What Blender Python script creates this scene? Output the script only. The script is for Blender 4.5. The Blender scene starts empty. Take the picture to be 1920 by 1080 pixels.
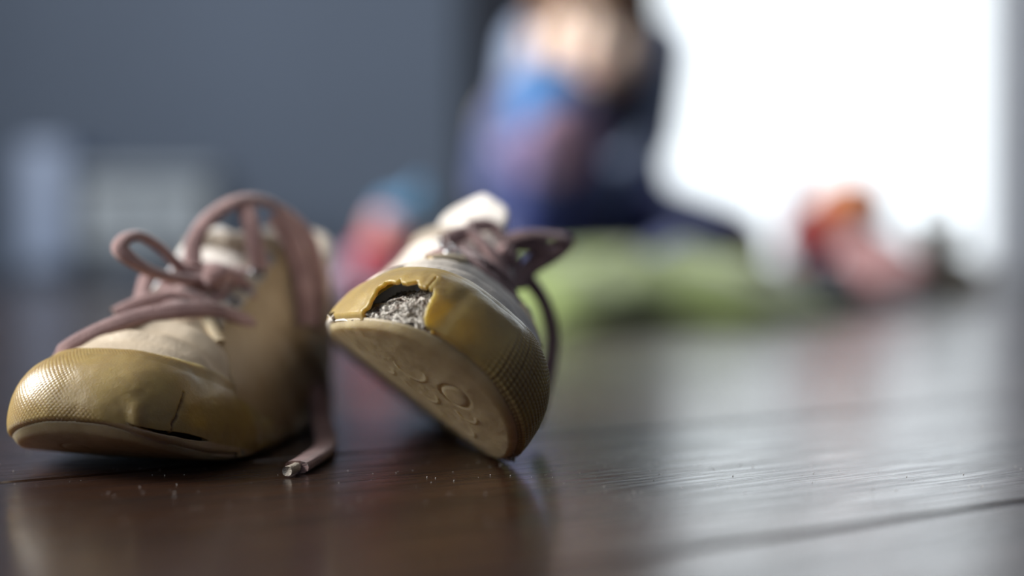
import bpy, bmesh, math, random
import numpy as np
from mathutils import Vector, Matrix, Quaternion

# ------------------------------------------------------------------ camera, world, light
sc = bpy.context.scene
COL = sc.collection
FPX = 50.0 / 36.0 * 1920.0
CAM_H, HORIZON = 0.0567, 480.0
PITCH = math.atan((540.0 - HORIZON) / FPX)

cam_d = bpy.data.cameras.new('camera')
cam = bpy.data.objects.new('camera', cam_d)
COL.objects.link(cam)
cam.location = (0, 0, CAM_H)
cam.rotation_euler = (math.pi / 2 - PITCH, 0, 0)
cam_d.lens = 50
cam_d.sensor_width = 36
cam_d.clip_start = 0.01
cam_d.dof.use_dof = True
cam_d.dof.focus_distance = 0.364
cam_d.dof.aperture_fstop = 2.8
sc.camera = cam

world = bpy.data.worlds.new('sky')
sc.world = world
world.use_nodes = True
bg = world.node_tree.nodes['Background']
bg.inputs[0].default_value = (0.90, 0.95, 1.0, 1)
bg.inputs[1].default_value = 2.0

def area(name, loc, rot, sx, sy, power, col):
    l = bpy.data.lights.new(name, 'AREA')
    l.shape = 'RECTANGLE'
    l.size, l.size_y, l.energy, l.color = sx, sy, power, col
    o = bpy.data.objects.new(name, l)
    COL.objects.link(o)
    o.location = loc
    o.rotation_euler = rot
    return o
# daylight entering by the side window (in its opening), then an added fill lamp
area('window_and_fill_light', (-2.03, 0.80, 1.45), (0, -math.pi / 2, 0), 1.56, 1.16, 154.0, (1.0, 0.975, 0.945))
area('window_and_fill_light', (-2.03, -0.95, 1.45), (0, -math.pi / 2, 0), 1.56, 1.16, 21.0, (0.97, 0.98, 1.0))  # weak fill lamp added on the camera side to lighten the toe caps

vs = sc.view_settings
vs.view_transform = 'Standard'
vs.look = 'None'
vs.exposure = 0.0
vs.gamma = 1.0
vs.use_curve_mapping = False
sc.cycles.use_denoising = True
sc.cycles.max_bounces = 8
sc.cycles.caustics_reflective = False
sc.cycles.caustics_refractive = False

# ------------------------------------------------------------------ helpers
def at(px, py, d):
    """point seen at that pixel, d metres along the lens axis"""
    v = Vector(((px - 960) / FPX * d, -(py - 540) / FPX * d, -d))
    return cam.rotation_euler.to_matrix() @ v + Vector(cam.location)

def lin(c):
    return tuple(((x / 255.0) / 12.92 if x / 255.0 <= 0.04045 else ((x / 255.0 + 0.055) / 1.055) ** 2.4) for x in c)

def nd(nt, typ, **kw):
    n = nt.nodes.new(typ)
    for k, v in kw.items():
        if k in n.bl_rna.properties:
            setattr(n, k, v)
        else:
            n.inputs[k.replace('_', ' ')].default_value = v
    return n

def mat(name, col, rough=0.6, var=0.0, scale=40.0, col2=None, bump=0.0, bscale=300.0, sss=0.0, spec=0.5,
        metal=0.0, coat=0.0, sheen=0.0, stretch=None, detail=4.0):
    m = bpy.data.materials.new(name)
    m.use_nodes = True
    nt = m.node_tree
    b = nt.nodes['Principled BSDF']
    b.inputs['Roughness'].default_value = rough
    b.inputs['Metallic'].default_value = metal
    b.inputs['Specular IOR Level'].default_value = spec
    b.inputs['Coat Weight'].default_value = coat
    b.inputs['Sheen Weight'].default_value = sheen
    if sss:
        b.inputs['Subsurface Weight'].default_value = sss
        b.inputs['Subsurface Radius'].default_value = (0.0090, 0.0066, 0.0024)
        b.inputs['Subsurface Scale'].default_value = 1.0
    tc = nd(nt, 'ShaderNodeTexCoord')
    src = tc.outputs['Object']
    if stretch:
        mp = nd(nt, 'ShaderNodeMapping')
        mp.inputs['Scale'].default_value = stretch
        nt.links.new(src, mp.inputs[0])
        src = mp.outputs[0]
    c2 = col2 or tuple(max(0.0, x * (1 - var)) for x in col)
    nz = nd(nt, 'ShaderNodeTexNoise', Scale=scale, Detail=detail)
    nt.links.new(src, nz.inputs['Vector'])
    rp = nd(nt, 'ShaderNodeValToRGB')
    rp.color_ramp.elements[0].position = 0.35
    rp.color_ramp.elements[1].position = 0.65
    rp.color_ramp.elements[0].color = (*c2, 1)
    rp.color_ramp.elements[1].color = (*col, 1)
    nt.links.new(nz.outputs[0], rp.inputs[0])
    nt.links.new(rp.outputs[0], b.inputs['Base Color'])
    if bump:
        nb = nd(nt, 'ShaderNodeTexNoise', Scale=bscale, Detail=3.0)
        nt.links.new(src, nb.inputs['Vector'])
        bp = nd(nt, 'ShaderNodeBump', Strength=bump, Distance=0.001)
        nt.links.new(nb.outputs[0], bp.inputs['Height'])
        nt.links.new(bp.outputs[0], b.inputs['Normal'])
    return m

def link(name, me, m, parent=None, smooth=True):
    o = bpy.data.objects.new(name, me)
    COL.objects.link(o)
    ms = m if isinstance(m, (list, tuple)) else [m]
    for x in ms:
        me.materials.append(x)
    if parent:
        o.parent = parent
    if smooth and len(me.polygons):
        me.polygons.foreach_set('use_smooth', np.ones(len(me.polygons), dtype=bool))
    return o

def pyobj(name, verts, faces, m, parent=None, smooth=True):
    me = bpy.data.meshes.new(name)
    me.from_pydata([tuple(map(float, v)) for v in verts], [], [tuple(map(int, f)) for f in faces])
    me.validate()
    me.update()
    return link(name, me, m, parent, smooth)

def bmobj(name, bm, m, parent=None, smooth=True):
    me = bpy.data.meshes.new(name)
    bmesh.ops.recalc_face_normals(bm, faces=bm.faces)
    bm.to_mesh(me)
    bm.free()
    return link(name, me, m, parent, smooth)

def grid_faces(n, m, wrap=False, flip=False):
    i, j = np.meshgrid(np.arange(n - 1), np.arange(m if wrap else m - 1), indexing='ij')
    a = i * m + j
    b = i * m + (j + 1) % m
    c = (i + 1) * m + (j + 1) % m
    d = (i + 1) * m + j
    f = np.stack([a, d, c, b] if flip else [a, b, c, d], -1).reshape(-1, 4)
    return f

def tag(o, label, cat, group=None, kind=None):
    o['label'] = label
    if cat:
        o['category'] = cat
    if group:
        o['group'] = group
    if kind:
        o['kind'] = kind
    return o

def thing(name, loc, label, cat, group=None):
    o = bpy.data.objects.new(name, None)
    COL.objects.link(o)
    o.empty_display_size = 0.02
    o.location = loc
    return tag(o, label, cat, group)

def box_bm(bm, x0, x1, y0, y1, z0, z1, bev=0.0):
    r = bmesh.ops.create_cube(bm, size=1.0)
    for v in r['verts']:
        v.co = Vector((x0 + (v.co.x + .5) * (x1 - x0), y0 + (v.co.y + .5) * (y1 - y0), z0 + (v.co.z + .5) * (z1 - z0)))
    if bev:
        es = list({e for v in r['verts'] for e in v.link_edges})
        bmesh.ops.bevel(bm, geom=es, offset=bev, segments=2, affect='EDGES', profile=0.5)

def box(name, ext, m, parent=None, bev=0.0, off=(0, 0, 0)):
    bm = bmesh.new()
    e = list(ext)
    for k in range(3):
        e[2 * k] -= off[k]
        e[2 * k + 1] -= off[k]
    box_bm(bm, *e, bev=bev)
    return bmobj(name, bm, m, parent, smooth=False)

def vnoise(P, seed=0):
    """value noise on an (..., 3) array, range about -1..1"""
    P = np.asarray(P, float)
    i = np.floor(P).astype(np.int64)
    f = P - i
    f = f * f * (3 - 2 * f)
    def h(a, b, c):
        n = (a * 374761393 + b * 668265263 + c * 2147483647 + seed * 974634777) & 0x7fffffff
        n = (n ^ (n >> 13)) * 1274126177 & 0x7fffffff
        n = n ^ (n >> 16)
        return (n & 0xffff) / 32767.5 - 1.0
    out = 0
    for dx in (0, 1):
        for dy in (0, 1):
            for dz in (0, 1):
                w = (f[..., 0] if dx else 1 - f[..., 0]) * (f[..., 1] if dy else 1 - f[..., 1]) * (f[..., 2] if dz else 1 - f[..., 2])
                out = out + w * h(i[..., 0] + dx, i[..., 1] + dy, i[..., 2] + dz)
    return out

def fbm(P, oct=4, seed=0):
    s, a, P = 0, 1.0, np.asarray(P, float)
    for k in range(oct):
        s = s + a * vnoise(P, seed + k)
        a *= 0.5
        P = P * 2.03 + 7.1
    return s

def sstep(a, b, x):
    t = np.clip((x - a) / (b - a), 0, 1)
    return t * t * (3 - 2 * t)

def curve1(xs, ys):
    """monotone cubic through the table"""
    xs, ys = np.array(xs, float), np.array(ys, float)
    h = np.diff(xs)
    d = np.diff(ys) / h
    m = np.zeros_like(ys)
    m[1:-1] = np.where(d[:-1] * d[1:] > 0, 2 * d[:-1] * d[1:] / (d[:-1] + d[1:] + 1e-12), 0)
    m[0], m[-1] = d[0], d[-1]
    def f(x):
        x = np.asarray(x, float)
        k = np.clip(np.searchsorted(xs, x) - 1, 0, len(h) - 1)
        t = np.clip((x - xs[k]) / h[k], 0, 1)
        return ((1 + 2 * t) * (1 - t) ** 2 * ys[k] + t * (1 - t) ** 2 * h[k] * m[k]
                + t * t * (3 - 2 * t) * ys[k + 1] + t * t * (t - 1) * h[k] * m[k + 1])
    return f

def spline(pts, n):
    """Catmull-Rom through points, n samples evenly spaced"""
    p = np.array(pts, float)
    q = np.vstack([2 * p[0] - p[1], p, 2 * p[-1] - p[-2]])
    out = []
    for i in range(len(p) - 1):
        t = np.linspace(0, 1, 24, endpoint=False)[:, None]
        a, b, c, d = q[i], q[i + 1], q[i + 2], q[i + 3]
        out.append(0.5 * (2 * b + (c - a) * t + (2 * a - 5 * b + 4 * c - d) * t ** 2 + (3 * b - a - 3 * c + d) * t ** 3))
    out = np.vstack(out + [p[-1:]])
    s = np.concatenate([[0], np.cumsum(np.linalg.norm(np.diff(out[:, :3], axis=0), axis=1))])
    u = np.linspace(0, s[-1], n)
    return np.stack([np.interp(u, s, out[:, k]) for k in range(p.shape[1])], 1)

def sweep(name, pts, w, th, m, parent=None, nrm=None, n=None, inv=None, ns=14, taper=0.0, caps=True):
    """flat cord along a spline. nrm: flat-side normal, one vector or one per point"""
    P0 = np.array([tuple(p) for p in pts], float)
    N0 = np.array(nrm, float) if nrm is not None else np.array([0, 0, 1.0])
    if N0.ndim == 1:
        N0 = np.repeat(N0[None], len(P0), 0)
    A = np.hstack([P0, N0])
    L = np.sum(np.linalg.norm(np.diff(P0, axis=0), axis=1))
    n = n or max(24, int(L / 0.0009))
    A = spline(A, n)
    P, N = A[:, :3], A[:, 3:]
    T = np.gradient(P, axis=0)
    T /= np.linalg.norm(T, axis=1)[:, None] + 1e-12
    N = N - (N * T).sum(1)[:, None] * T
    N /= np.linalg.norm(N, axis=1)[:, None] + 1e-9
    B = np.cross(T, N)
    a = np.linspace(0, 2 * math.pi, ns, endpoint=False)
    u = np.linspace(0, 1, n)
    k = np.ones(n)
    if taper:
        k = np.clip(np.minimum(u, 1 - u) / taper, 0.35, 1) ** 0.5
    ca, sa = np.sign(np.cos(a)) * np.abs(np.cos(a)) ** 0.8, np.sign(np.sin(a)) * np.abs(np.sin(a)) ** 0.8
    V = P[:, None] + B[:, None] * (ca * w / 2)[None, :, None] * k[:, None, None] + N[:, None] * (sa * th / 2)[None, :, None] * k[:, None, None]
    V = V.reshape(-1, 3)
    if inv is not None:
        M = np.array(inv)
        V = V @ M[:3, :3].T + M[:3, 3]
    F = [tuple(f) for f in grid_faces(n, ns, wrap=True)]
    if caps:
        F.append(tuple(range(ns)))
        F.append(tuple(range((n - 1) * ns, n * ns))[::-1])
    o = pyobj(name, V, F, m, parent)
    me = o.data
    uv = me.uv_layers.new(name='UVMap')
    li = np.zeros(len(me.loops), dtype=np.int32)
    me.loops.foreach_get('vertex_index', li)
    U = np.stack([(li % ns) / ns, (li // ns) / n * L * 1000.0], 1)
    uv.data.foreach_set('uv', U.ravel().astype(np.float32))
    return o

def capsule(bm, p0, r0, p1, r1, seg=14, rings=6):
    p0, p1 = Vector(p0), Vector(p1)
    d = p1 - p0
    L = d.length
    q = Vector((0, 0, 1)).rotation_difference(d.normalized()) if L > 1e-6 else Quaternion()
    prof = []
    for i in range(rings + 1):
        a = -math.pi / 2 + math.pi / 2 * i / rings
        prof.append((r0 * math.cos(a), r0 * math.sin(a)))
    for i in range(rings + 1):
        a = math.pi / 2 * i / rings
        prof.append((r1 * math.cos(a), L + r1 * math.sin(a)))
    rows = []
    for (r, z) in prof:
        r = max(r, 1e-5)
        rows.append([bm.verts.new(p0 + q @ Vector((r * math.cos(2 * math.pi * k / seg), r * math.sin(2 * math.pi * k / seg), z))) for k in range(seg)])
    for a, b in zip(rows[:-1], rows[1:]):
        for k in range(seg):
            bm.faces.new((a[k], a[(k + 1) % seg], b[(k + 1) % seg], b[k]))
    bm.faces.new(rows[0][::-1])
    bm.faces.new(rows[-1])

def ellipsoid(bm, c, r, rot=None, seg=20):
    res = bmesh.ops.create_uvsphere(bm, u_segments=seg, v_segments=seg // 2 + 2, radius=1.0)
    R = rot if rot is not None else Matrix.Identity(3)
    for v in res['verts']:
        v.co = Vector(c) + R @ Vector((v.co.x * r[0], v.co.y * r[1], v.co.z * r[2]))

def fuse(name, parts, m, parent=None, voxel=0.005, smooth=6, off=(0, 0, 0), subdiv=0):
    """one continuous surface grown from tapered capsules ('c') and ellipsoids ('e')"""
    bm = bmesh.new()
    off = Vector(off)
    for p in parts:
        if p[0] == 'c':
            capsule(bm, Vector(p[1]) - off, p[2], Vector(p[3]) - off, p[4])
        else:
            ellipsoid(bm, Vector(p[1]) - off, p[2], p[3] if len(p) > 3 else None)
    me = bpy.data.meshes.new(name + '_raw')
    bm.to_mesh(me)
    bm.free()
    t = bpy.data.objects.new(name + '_raw', me)
    COL.objects.link(t)
    r = t.modifiers.new('r', 'REMESH')
    r.mode = 'VOXEL'
    r.voxel_size = voxel
    s = t.modifiers.new('s', 'SMOOTH')
    s.factor, s.iterations = 0.5, smooth
    dg = bpy.context.evaluated_depsgraph_get()
    new = bpy.data.meshes.new_from_object(t.evaluated_get(dg))
    bpy.data.objects.remove(t)
    bpy.data.meshes.remove(me)
    new.name = name
    new.materials.clear()
    return link(name, new, m, parent)

# ------------------------------------------------------------------ materials
M = {}
M['wall'] = mat('grey_blue_wall_paint', lin((98, 112, 132)), 0.8, 0.05, 3, bump=0.05, bscale=200)
M['wall_white'] = mat('white_wall_paint', lin((205, 208, 214)), 0.8, 0.03, 3)
M['ceiling'] = mat('white_ceiling_paint', lin((140, 142, 146)), 0.9, 0.03, 3)
M['white_gloss'] = mat('white_lacquer', lin((232, 234, 238)), 0.35, 0.03, 5)
M['bench_end'] = mat('blue_grey_lacquer', lin((146, 164, 194)), 0.4, 0.03, 5)
M['bench'] = mat('pale_blue_grey_lacquer', lin((150, 162, 172)), 0.4, 0.03, 5)
M['pale_gloss'] = mat('pale_grey_lacquer', lin((200, 206, 214)), 0.35, 0.03, 5)
M['curtain'] = mat('charcoal_curtain_cloth', lin((54, 60, 72)), 0.9, 0.1, 30, bump=0.3, bscale=900)
M['brushed'] = mat('brushed_steel', lin((190, 190, 195)), 0.3, 0.05, 30, metal=1.0)
M['concrete'] = mat('pale_concrete', lin((205, 205, 200)), 0.9, 0.1, 10)

def glass_mat():
    m = bpy.data.materials.new('window_glass')
    m.use_nodes = True
    nt = m.node_tree
    nt.nodes.remove(nt.nodes['Principled BSDF'])
    tr = nd(nt, 'ShaderNodeBsdfTransparent')
    tr.inputs[0].default_value = (0.97, 0.98, 0.98, 1)
    gl = nd(nt, 'ShaderNodeBsdfGlossy')
    gl.inputs['Roughness'].default_value = 0.02
    fr = nd(nt, 'ShaderNodeFresnel')
    fr.inputs[0].default_value = 1.45
    mx = nd(nt, 'ShaderNodeMixShader')
    nt.links.new(fr.outputs[0], mx.inputs[0])
    nt.links.new(tr.outputs[0], mx.inputs[1])
    nt.links.new(gl.outputs[0], mx.inputs[2])
    nt.links.new(mx.outputs[0], nt.nodes['Material Output'].inputs[0])
    return m
M['glass'] = glass_mat()

def wood_mat():
    m = bpy.data.materials.new('dark_walnut_plank')
    m.use_nodes = True
    nt = m.node_tree
    b = nt.nodes['Principled BSDF']
    tc = nd(nt, 'ShaderNodeTexCoord')
    oi = nd(nt, 'ShaderNodeObjectInfo')
    def mapped(sx, sy):
        mp = nd(nt, 'ShaderNodeMapping')
        mp.inputs['Scale'].default_value = (sx, sy, 1)
        nt.links.new(tc.outputs['Object'], mp.inputs[0])
        return mp.outputs[0]
    def noise(v, scale, detail=4, dist=0.0):
        n = nd(nt, 'ShaderNodeTexNoise', Scale=scale, Detail=detail, Distortion=dist)
        n.noise_dimensions = '4D'
        nt.links.new(v, n.inputs['Vector'])
        mu = nd(nt, 'ShaderNodeMath', operation='MULTIPLY')
        mu.inputs[1].default_value = 37.0
        nt.links.new(oi.outputs['Random'], mu.inputs[0])
        nt.links.new(mu.outputs[0], n.inputs['W'])
        return n.outputs[0]
    broad = noise(mapped(3, 40), 1.0, 5, 0.6)
    fine = noise(mapped(26, 760), 1.0, 4, 0.2)
    rp = nd(nt, 'ShaderNodeValToRGB')
    e = rp.color_ramp.elements
    e[0].position, e[0].color = 0.30, (*lin((40, 26, 19)), 1)
    e[1].position, e[1].color = 0.72, (*lin((66, 44, 32)), 1)
    nt.links.new(broad, rp.inputs[0])
    r2 = nd(nt, 'ShaderNodeValToRGB')
    r2.color_ramp.elements[0].position, r2.color_ramp.elements[0].color = 0.36, (0.22, 0.20, 0.19, 1)
    r2.color_ramp.elements[1].position, r2.color_ramp.elements[1].color = 0.55, (1, 1, 1, 1)
    nt.links.new(fine, r2.inputs[0])
    mx = nd(nt, 'ShaderNodeMix', data_type='RGBA', blend_type='MULTIPLY')
    mx.inputs['Factor'].default_value = 1.0
    nt.links.new(rp.outputs[0], mx.inputs['A'])
    nt.links.new(r2.outputs[0], mx.inputs['B'])
    nt.links.new(mx.outputs['Result'], b.inputs['Base Color'])
    rr = nd(nt, 'ShaderNodeMapRange')
    rr.inputs['To Min'].default_value, rr.inputs['To Max'].default_value = 0.40, 0.20
    nt.links.new(r2.outputs[0], rr.inputs['Value'])
    nt.links.new(rr.outputs[0], b.inputs['Roughness'])
    b.inputs['Coat Weight'].default_value = 0.35
    b.inputs['Coat Roughness'].default_value = 0.17
    bp = nd(nt, 'ShaderNodeBump', Strength=0.7, Distance=0.0002)
    nt.links.new(r2.outputs[0], bp.inputs['Height'])
    nt.links.new(bp.outputs[0], b.inputs['Normal'])
    return m
M['wood'] = wood_mat()
M['subfloor'] = mat('dark_subfloor', (0.01, 0.008, 0.006), 0.9)

def rubber_mat(name, a, b_, rough, dirt):
    """gum rubber: two tones, fine speckle, dirt settled in recesses of the moulding (vertex 'dirt')"""
    m = mat(name, a, rough, 0, 90, col2=b_, bump=0.10, bscale=1500, sss=0.65)
    nt = m.node_tree
    b = nt.nodes['Principled BSDF']
    src = b.inputs['Base Color'].links[0].from_socket
    at_ = nd(nt, 'ShaderNodeAttribute')
    at_.attribute_name = 'dirt'
    mx = nd(nt, 'ShaderNodeMix', data_type='RGBA')
    mx.inputs['B'].default_value = (*dirt, 1)
    nt.links.new(at_.outputs['Fac'], mx.inputs['Factor'])
    nt.links.new(src, mx.inputs['A'])
    lo = nd(nt, 'ShaderNodeAttribute')
    lo.attribute_name = 'sole_band'
    m3 = nd(nt, 'ShaderNodeMix', data_type='RGBA')
    m3.inputs['B'].default_value = (*lin((186, 158, 126)), 1)
    nt.links.new(lo.outputs['Fac'], m3.inputs['Factor'])
    nt.links.new(mx.outputs['Result'], m3.inputs['A'])
    mx = m3
    # dust speckle
    vo = nd(nt, 'ShaderNodeTexVoronoi', Scale=1400.0)
    tc = [n for n in nt.nodes if n.type == 'TEX_COORD'][0]
    nt.links.new(tc.outputs['Object'], vo.inputs['Vector'])
    lt = nd(nt, 'ShaderNodeMath', operation='LESS_THAN')
    lt.inputs[1].default_value = 0.10
    nt.links.new(vo.outputs['Distance'], lt.inputs[0])
    mu = nd(nt, 'ShaderNodeMath', operation='MULTIPLY')
    mu.inputs[1].default_value = 0.35
    nt.links.new(lt.outputs[0], mu.inputs[0])
    m2 = nd(nt, 'ShaderNodeMix', data_type='RGBA')
    m2.inputs['B'].default_value = (0.62, 0.58, 0.5, 1)
    nt.links.new(mu.outputs[0], m2.inputs['Factor'])
    nt.links.new(mx.outputs['Result'], m2.inputs['A'])
    nt.links.new(m2.outputs['Result'], b.inputs['Base Color'])
    return m
M['cap'] = rubber_mat('yellowed_rubber', lin((180, 152, 94)), lin((160, 134, 86)), 0.33, lin((96, 62, 30)))
M['sole'] = rubber_mat('dusty_gum_sole', lin((192, 172, 134)), lin((174, 153, 114)), 0.55, lin((140, 114, 80)))
M['leather'] = mat('beige_leather', lin((206, 190, 166)), 0.55, 0, 25, col2=lin((186, 168, 142)), bump=0.25, bscale=900)
M['lit_leather'] = mat('lit_beige_leather', lin((236, 228, 216)), 0.6, 0, 25, col2=lin((224, 214, 200)), bump=0.25, bscale=900)  # paler copy of the beige leather, strong light put into its colour
M['quarter'] = mat('shaded_beige_leather', lin((186, 164, 130)), 0.6, 0, 25, col2=lin((160, 136, 102)), bump=0.25, bscale=900)  # darker copy of the beige leather, side shade put into its colour
M['suede'] = mat('grey_suede', lin((176, 164, 148)), 0.9, 0, 60, col2=lin((150, 138, 122)), bump=0.5, bscale=1500, sheen=0.3)
M['tongue'] = mat('off_white_suede', lin((236, 230, 222)), 0.9, 0, 60, col2=lin((222, 214, 204)), bump=0.4, bscale=1500, sheen=0.3)
M['lining'] = mat('pale_textile_lining', lin((190, 184, 170)), 0.95, 0, 60, col2=lin((150, 140, 116)), bump=0.5, bscale=1800)
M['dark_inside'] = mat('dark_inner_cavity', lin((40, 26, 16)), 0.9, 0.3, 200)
M['eyelet'] = mat('dull_metal', lin((150, 150, 152)), 0.3, 0.1, 100, metal=0.9)
M['aglet'] = mat('frayed_lace_tip', lin((226, 214, 196)), 0.7, 0.3, 900, bump=0.6, bscale=2500)
M['thread'] = mat('pale_edge_leather', lin((224, 206, 172)), 0.8, 0.1, 300)

def lace_mat():
    m = mat('mauve_braided_lace', lin((168, 134, 130)), 0.9, 0, 120, col2=lin((140, 108, 106)), sheen=0.4)
    nt = m.node_tree
    b = nt.nodes['Principled BSDF']
    tc = [n for n in nt.nodes if n.type == 'TEX_COORD'][0]
    mp = nd(nt, 'ShaderNodeMapping')
    mp.inputs['Scale'].default_value = (12.0, 1.1, 1.0)
    nt.links.new(tc.outputs['UV'], mp.inputs[0])
    ck = nd(nt, 'ShaderNodeTexVoronoi', Scale=1.0, Randomness=0.25)
    nt.links.new(mp.outputs[0], ck.inputs['Vector'])
    bp = nd(nt, 'ShaderNodeBump', Strength=0.8, Distance=0.0005)
    bp.invert = True
    nt.links.new(ck.outputs['Distance'], bp.inputs['Height'])
    nt.links.new(bp.outputs[0], b.inputs['Normal'])
    return m
M['lace'] = lace_mat()

def torn_mat():
    m = mat('torn_grey_fibres', lin((240, 234, 222)), 0.95, 0, 420, col2=lin((120, 102, 90)), bump=0.9, bscale=2500, detail=8)
    e = [n for n in m.node_tree.nodes if n.type == 'VALTORGB'][0].color_ramp.elements
    e[0].position, e[1].position = 0.34, 0.52
    return m
M['torn'] = torn_mat()

# ------------------------------------------------------------------ room
RX0, RX1, RY0, RY1, RZ = -2.0, 2.7, -2.6, 3.5, 2.5
def structure(o):
    o['kind'] = 'structure'
    return o

ANG = math.radians(33.0)      # plank direction, from world X
PW, PL = 0.156, 1.28
floor = structure(box('floor', (RX0, RX1, RY0, RY1, -0.03, -0.011), M['subfloor']))

def clip(poly, a, b, c):
    out = []
    for i in range(len(poly)):
        p, q = poly[i], poly[(i + 1) % len(poly)]
        fp, fq = a * p[0] + b * p[1] - c, a * q[0] + b * q[1] - c
        if fp <= 0:
            out.append(p)
        if fp * fq < 0:
            t = fp / (fp - fq)
            out.append((p[0] + t * (q[0] - p[0]), p[1] + t * (q[1] - p[1])))
    return out

def planks():
    ux, uy = math.cos(ANG), math.sin(ANG)
    s0 = -ux * 0 + (-uy * 0.1180 + ux * 0.3280)      # one seam runs through this floor point
    rnd = random.Random(4)
    for row in range(-40, 40):
        v0 = s0 + row * PW
        shift = (row * 0.47 + 0.28) % 1.0 * PL if row not in (0, 1, -1) else (0.75 + 0.1 * row) * PL
        for k in range(-6, 7):
            u0 = k * PL + shift
            g = 0.0006
            c = [(u0 + g, v0 + g), (u0 + PL - g, v0 + g), (u0 + PL - g, v0 + PW - g), (u0 + g, v0 + PW - g)]
            w = [(u * ux - v * uy, u * uy + v * ux) for u, v in c]
            for (a, b, cc) in ((1, 0, RX1), (-1, 0, -RX0), (0, 1, RY1), (0, -1, -RY0)):
                w = clip(w, a, b, cc)
                if len(w) < 3:
                    break
            if len(w) < 3:
                continue
            cu, cv = u0 + PL / 2, v0 + PW / 2
            loc = [(x * ux + y * uy - cu, -x * uy + y * ux - cv) for x, y in w]
            ar = 0.5 * abs(sum(loc[i][0] * loc[(i + 1) % len(loc)][1] - loc[(i + 1) % len(loc)][0] * loc[i][1] for i in range(len(loc))))
            if ar < 2e-4:
                continue
            mx, my = sum(p[0] for p in loc) / len(loc), sum(p[1] for p in loc) / len(loc)
            bm = bmesh.new()
            n = len(loc)
            rings = []
            for (ins, z) in ((0, -0.011), (0, -0.0012), (0.0005, -0.0004), (0.0014, 0.0)):
                ring = []
                for (x, y) in loc:
                    dx, dy = x - mx, y - my
                    ring.append(bm.verts.new((x, y - math.copysign(min(ins, abs(dy)), dy), z)))
                rings.append(ring)
            for a, b in zip(rings[:-1], rings[1:]):
                for i in range(n):
                    bm.faces.new((a[i], a[(i + 1) % n], b[(i + 1) % n], b[i]))
            bm.faces.new(rings[-1])
            bm.faces.new(rings[0][::-1])
            o = bmobj('plank', bm, M['wood'], floor, smooth=False)
            o.location = (cu * ux - cv * uy, cu * uy + cv * ux, 0)
            o.rotation_euler = (0, 0, ANG)
planks()

WX0, WX1, WZ0, WZ1 = 0.285, 1.235, 0.012, 2.15            # balcony window in the back wall
def wall_with_hole(name, axis, pos, th, a0, a1, z0, z1, h0, h1, hz0, hz1, m):
    bm = bmesh.new()
    for (p, q, r, s) in ((a0, h0, z0, z1), (h1, a1, z0, z1), (h0, h1, z0, hz0), (h0, h1, hz1, z1)):
        if q - p < 1e-4 or s - r < 1e-4:
            continue
        if axis == 'y':
            box_bm(bm, p, q, pos, pos + th, r, s)
        else:
            box_bm(bm, pos, pos + th, p, q, r, s)
    return structure(bmobj(name, bm, m, smooth=False))
wall_with_hole('wall_back', 'y', RY1, 0.2, RX0 - .2, RX1 + .2, -0.03, RZ, WX0, WX1, WZ0, WZ1, M['wall'])
LY0, LY1, LZ0, LZ1 = 0.20, 1.40, 0.65, 2.25
bm = bmesh.new()
for (p, q, r, t_) in ((RY0 - .2, -1.55, -0.03, RZ), (-0.35, LY0, -0.03, RZ), (LY1, RY1, -0.03, RZ), (-1.55, -0.35, -0.03, LZ0), (-1.55, -0.35, LZ1, RZ), (LY0, LY1, -0.03, LZ0), (LY0, LY1, LZ1, RZ)):
    box_bm(bm, RX0 - .2, RX0, p, q, r, t_)
structure(bmobj('wall_left', bm, M['wall'], smooth=False))
structure(box('wall_right', (RX1, RX1 + .2, RY0 - .2, RY1, -0.03, RZ), M['wall']))
structure(box('wall_front', (RX0, RX1, RY0 - .2, RY0, -0.03, RZ), M['wall']))
structure(box('ceiling', (RX0 - .2, RX1 + .2, RY0 - .2, RY1 + .2, RZ, RZ + .1), M['ceiling']))

def window(name, axis, pos, a0, a1, z0, z1, mull):
    e = bpy.data.objects.new(name, None)
    COL.objects.link(e)
    structure(e)
    def bx(nm, p0, p1, r0, r1, d0, d1, m):
        if axis == 'y':
            return box(nm, (p0, p1, pos + d0, pos + d1, r0, r1), m, e, bev=0.003 if m is not M['glass'] else 0)
        return box(nm, (pos + d0, pos + d1, p0, p1, r0, r1), m, e, bev=0.003 if m is not M['glass'] else 0)
    f = 0.035
    bx('window_frame', a0, a0 + f, z0, z1, 0, .06, M['white_gloss'])
    bx('window_frame', a1 - f, a1, z0, z1, 0, .06, M['white_gloss'])
    bx('window_frame', a0 + f, a1 - f, z0, z0 + f, 0, .06, M['white_gloss'])
    bx('window_frame', a0 + f, a1 - f, z1 - f, z1, 0, .06, M['white_gloss'])
    ed = [a0 + f]
    for q in mull:
        bx('mullion', q - .02, q + .02, z0 + f, z1 - f, 0, .06, M['white_gloss'])
        ed += [q - .02, q + .02]
    ed.append(a1 - f)
    for i in range(0, len(ed), 2):
        bx('pane', ed[i], ed[i + 1], z0 + f, z1 - f, .027, .033, M['glass'])
    return e
window('window_1', 'y', RY1 + 0.05, WX0, WX1, WZ0, WZ1, [0.70])
window('window_2', 'x', RX0 - 0.15, LY0, LY1, LZ0, LZ1, [0.80])
window('fill_window_3', 'x', RX0 - 0.15, -1.55, -0.35, LZ0, LZ1, [-0.95])  # unseen window added to hold the front fill lamp
structure(box('trim_4', (RX0 - .19, RX0 + 0.06, -1.59, -0.31, LZ0 - .03, LZ0), M['white_gloss'], bev=0.004))  # sill of the added fill window
structure(box('trim_1', (WX0, WX1, RY1 - 0.02, RY1 + 0.2, 0.0, WZ0), M['white_gloss'], bev=0.004))
structure(box('trim_2', (RX0 - .19, RX0 + 0.06, LY0 - .04, LY1 + .04, LZ0 - .03, LZ0), M['white_gloss'], bev=0.004))
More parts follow.
